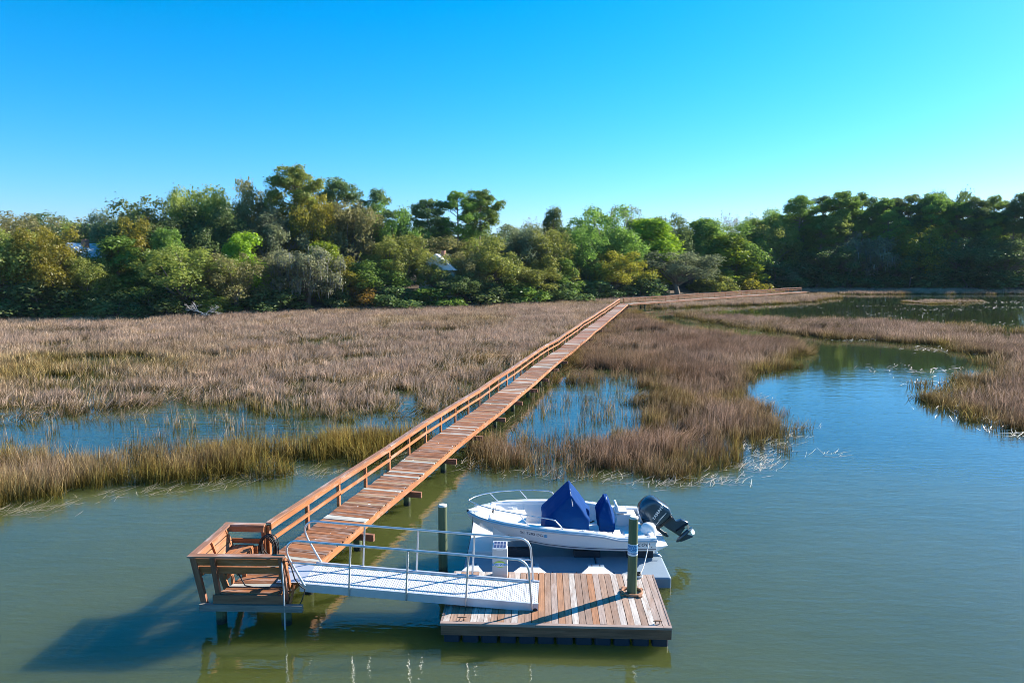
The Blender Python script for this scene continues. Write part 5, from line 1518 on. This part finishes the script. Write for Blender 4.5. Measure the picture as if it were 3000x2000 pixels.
SHRUBS = [
    (-22.8, 106.5, 0.42, 3.4, 6.2, 'orange', 'rusty orange shrub at the marsh edge on the left shore'),
    (-60.3, 89.5, 0.34, 4.8, 8.7, 'dark', 'dark bush under the golden oak at far left'),
    (-56.0, 89.9, 0.28, 1.5, 3.9, 'gold', 'low yellow green bush at the marsh edge at far left'),
    (-52.3, 91.6, 0.38, 3.4, 7.6, 'dark', 'dark bush left of the broad olive waterside oak'),
    (-46.6, 92.8, 0.32, 3.4, 7.7, 'dark', 'dark bush under the broad olive waterside oak'),
    (-40.5, 95.3, 0.34, 2.6, 6.0, 'olive', 'olive bush beside the bleached fallen branches'),
    (-34.5, 101.0, 0.42, 3.4, 8.4, 'dark', 'dark bush between the pale brown oak and the moss hung oak'),
    (-26.4, 105.1, 0.36, 2.8, 4.6, 'dark', 'dark bush left of the rusty orange shrub'),
    (-17.9, 107.9, 0.42, 3.1, 8.4, 'dark', 'dark bush right of the rusty orange shrub'),
    (-12.4, 110.2, 0.38, 3.0, 8.1, 'green', 'green bush below the white gable'),
    (-5.6, 114.4, 0.38, 3.7, 9.5, 'dark', 'dark bush at the shore right of the white gable'),
    (1.2, 118.6, 0.36, 3.8, 8.7, 'green', 'green bush at the shore near the middle'),
    (8.5, 124.7, 0.34, 3.3, 9.1, 'dark', 'dark bush under the small fresh green pine'),
    (15.3, 130.5, 0.34, 3.5, 9.5, 'dark', 'dark bush under the yellow leaved oak'),
    (24.7, 137.2, 0.34, 4.6, 9.4, 'dark', 'dark bush behind the bend of the boardwalk'),
    (43.4, 151.1, 0.34, 4.2, 8.8, 'olive', 'olive bush behind the far boardwalk'),
    (52.4, 158.3, 0.34, 4.4, 9.3, 'gold', 'yellowish bush behind the far boardwalk'),
    (62.5, 168.5, 0.58, 6.4, 12.3, 'dark', 'dark bush where the far boardwalk meets the wood'),
    (71.8, 169.7, 0.36, 6.2, 12.4, 'dark', 'dark bush right of the end of the far boardwalk'),
    (81.5, 171.0, 0.36, 4.5, 12.5, 'dark', 'dark bush below the silver grey tree'),
    (89.5, 172.0, 0.36, 4.5, 12.6, 'dark', 'dark bush left of the leaning white trunk'),
    (101.0, 170.2, 0.36, 5.4, 14.1, 'dark', 'dark bush right of the leaning white trunk'),
    (110.3, 168.0, 0.36, 5.0, 14.7, 'dark', 'dark bush third from the right edge along the far shore'),
    (117.3, 166.3, 0.36, 4.6, 13.0, 'dark', 'dark bush second from the right edge along the far shore'),
    (-64.3, 88.9, 0.36, 3.5, 6.9, 'dark', 'dark bush at the left edge of the picture'),
]

for x, y, z, h, w, kind, colour, lab in TREES:
    plant(kind, x, y, z - 0.15, h, w, colour, NAME[kind], lab, 'tree')
for x, y, z, h, w, colour, lab in SHRUBS:
    plant('shrub', x, y, z - 0.1, h, w, colour, 'shrub', lab, 'bush')
for x, y, h, colour in ((74.5, 181, 18.0, 'green'), (79.0, 174.5, 17.0, 'olive'), (86.5, 182, 20.5, 'green'), (93.5, 176, 18.5, 'green'), (99.0, 184, 21.0, 'dark'), (104.5, 178, 19.0, 'olive'), (110.5, 176, 20.0, 'green'), (116.5, 174, 18.0, 'green'), (122.0, 172, 19.5, 'dark')):
    plant('pine', x, y, float(ground_z(x, y)), h, 8.5, colour, 'pine_tree', 'slender pine filling the stand between the taller pines on the right shore', 'tree', 'slender pines of the right stand')
# trees deeper in the wood that only show through the gaps
g = random.Random(5)
for i in range(44):
    x = -78 + i * 4.9 + g.uniform(-1.5, 1.5); d = g.uniform(24, 34); y = float(shore_y(x)) + d; z = float(ground_z(x, y))
    h = g.uniform(9.5, 12.5) + (4.0 if x > 68 else 0) + (2.0 if -55 < x < -25 else 0)
    plant('oak', x, y, z, h, g.uniform(9, 12), g.choice(('dark', 'olive', 'dark', 'green')), 'oak_tree', 'dark tree deep in the wood showing only through gaps between nearer crowns', 'tree', 'trees deep in the wood')
for i in range(26):
    x = -76 + i * 8.2 + g.uniform(-2, 2); d = g.uniform(5, 13); y = float(shore_y(x)) + d; z = float(ground_z(x, y))
    plant('oak', x, y, z, g.uniform(5.5, 7.5), g.uniform(7, 9), g.choice(('dark', 'dark', 'green')), 'understory_tree', 'low shaded tree under the taller crowns behind the shore', 'tree', 'low trees of the understory')

# bleached fallen branches and a leaning white trunk
gg = random.Random(3); m = MB()
def twig(p, d, L, r, lv):
    q = p + d * L; m.tube([p, p.lerp(q, .5) + Vector((gg.gauss(0, .08), gg.gauss(0, .08), gg.gauss(0, .08))) * L, q], [r, r * .8, r * .55], 6, cap=False)
    if lv < 4:
        for k in range(3): twig(p.lerp(q, gg.uniform(.4, 1)), (d + Vector((gg.gauss(0, .7), gg.gauss(0, .5), gg.gauss(0.05, .35)))).normalized(), L * gg.uniform(.55, .8), r * .6, lv + 1)
twig(Vector((0, 0, 0.5)), Vector((0.8, -0.4, 0.25)).normalized(), 1.5, 0.10, 0); twig(Vector((0.4, 0, 0.5)), Vector((-0.7, -0.5, 0.4)).normalized(), 1.3, 0.09, 0)
m.build('fallen_branches', M['drift'], loc=(-40.8, 91.6, 0.1), label='tangle of bleached fallen branches at the marsh edge on the left', cat='driftwood')
m = MB(); m.tube([(0, 0, -0.3), (0.3, 0, 3), (1.2, 0.2, 6.5), (1.8, 0.4, 9.0)], [0.16, 0.14, 0.10, 0.04], 7, cap=False)
m.tube([(0.9, 0.1, 5.2), (0.3, 0.2, 6.6), (0.2, 0.2, 7.4)], [0.07, 0.05, 0.02], 5, cap=False)
m.build('dead_trunk', M['bark_pale'], loc=(95.4, 168.5, 0.2), label='thin leaning white dead trunk before the dark stand on the right', cat='dead tree')

# ------------------------------------------------------------------ houses among the trees
M['house_wall'] = plain('cream_siding', (0.62, 0.58, 0.50), 0.8)
M['house_brick'] = plain('brick_red', (0.33, 0.16, 0.11), 0.85, var=0.2)
M['metal_roof'] = plain('white_metal_roof', (0.74, 0.75, 0.77), 0.45)
M['glass'] = plain('window_glass', (0.03, 0.04, 0.05), 0.08)


def house(x, y, rz, W, Dp, Hw, Hr, wall, label):
    z = float(ground_z(x, y)) + 0.3
    e = empty('house', (x, y, z), (0, 0, rz), label=label, cat='house')
    MB().box((0, 0, Hw / 2 - 0.2), (W, Dp, Hw + 0.4)).build('wall', wall, e)
    m = MB(); o_ = 0.5; a = W / 2 + o_; b = Dp / 2 + o_
    m.prism([(-a, -b, Hw), (-a, b, Hw), (-a, 0, Hw + Hr)], [(a, -b, Hw), (a, b, Hw), (a, 0, Hw + Hr)])
    rf = m.build('roof', M['metal_roof'], e, fix=True)
    MB().box((W * 0.25, 0.6, Hw + Hr * 0.9), (0.8, 0.6, 1.6)).build('chimney', M['house_brick'], rf)
    nf = 2 if Hw > 5 else 1
    for f_ in range(nf):
        for k in range(4):
            wx = -W / 2 + W * (k + 0.5) / 4
            w = MB().box((wx, -Dp / 2 - 0.02, 1.6 + f_ * 2.9), (1.2, 0.08, 1.6)).build('window', M['white'], e)
            MB().box((wx, -Dp / 2 - 0.07, 1.6 + f_ * 2.9), (1.0, 0.04, 1.4)).build('pane', M['glass'], w)
    dr = MB().box((0, -Dp / 2 - 0.02, 1.05), (1.0, 0.09, 2.1)).build('door', M['house_brick'], e)
    MB().box((0.38, -Dp / 2 - 0.09, 1.0), (0.06, 0.06, 0.12)).build('handle', M['steel'], dr)


house(-60.0, 101.0, R(-100), 8, 5.5, 5.6, 2.4, M['house_brick'], 'house with a white metal roof half hidden behind the leftmost oaks')
house(-11.5, 118.5, R(-100), 9, 6, 4.3, 2.6, M['house_wall'], 'house with a white gable roof half hidden in the trees near the middle')

# ------------------------------------------------------------------ the air
hm = bpy.data.materials.new('air'); hm.use_nodes = True; hn = hm.node_tree; hn.nodes.clear()
ho = hn.nodes.new('ShaderNodeOutputMaterial'); hv = hn.nodes.new('ShaderNodeVolumePrincipled')
hv.inputs['Color'].default_value = (0.62, 0.82, 1.0, 1); hv.inputs['Density'].default_value = 0.00007
hn.links.new(hv.outputs[0], ho.inputs['Volume'])
MB().box((0, 1600, 22), (6200, 4240, 48)).build('haze', hm, kind='stuff', label='thin bluish haze over the marsh and the wood', cat='haze')
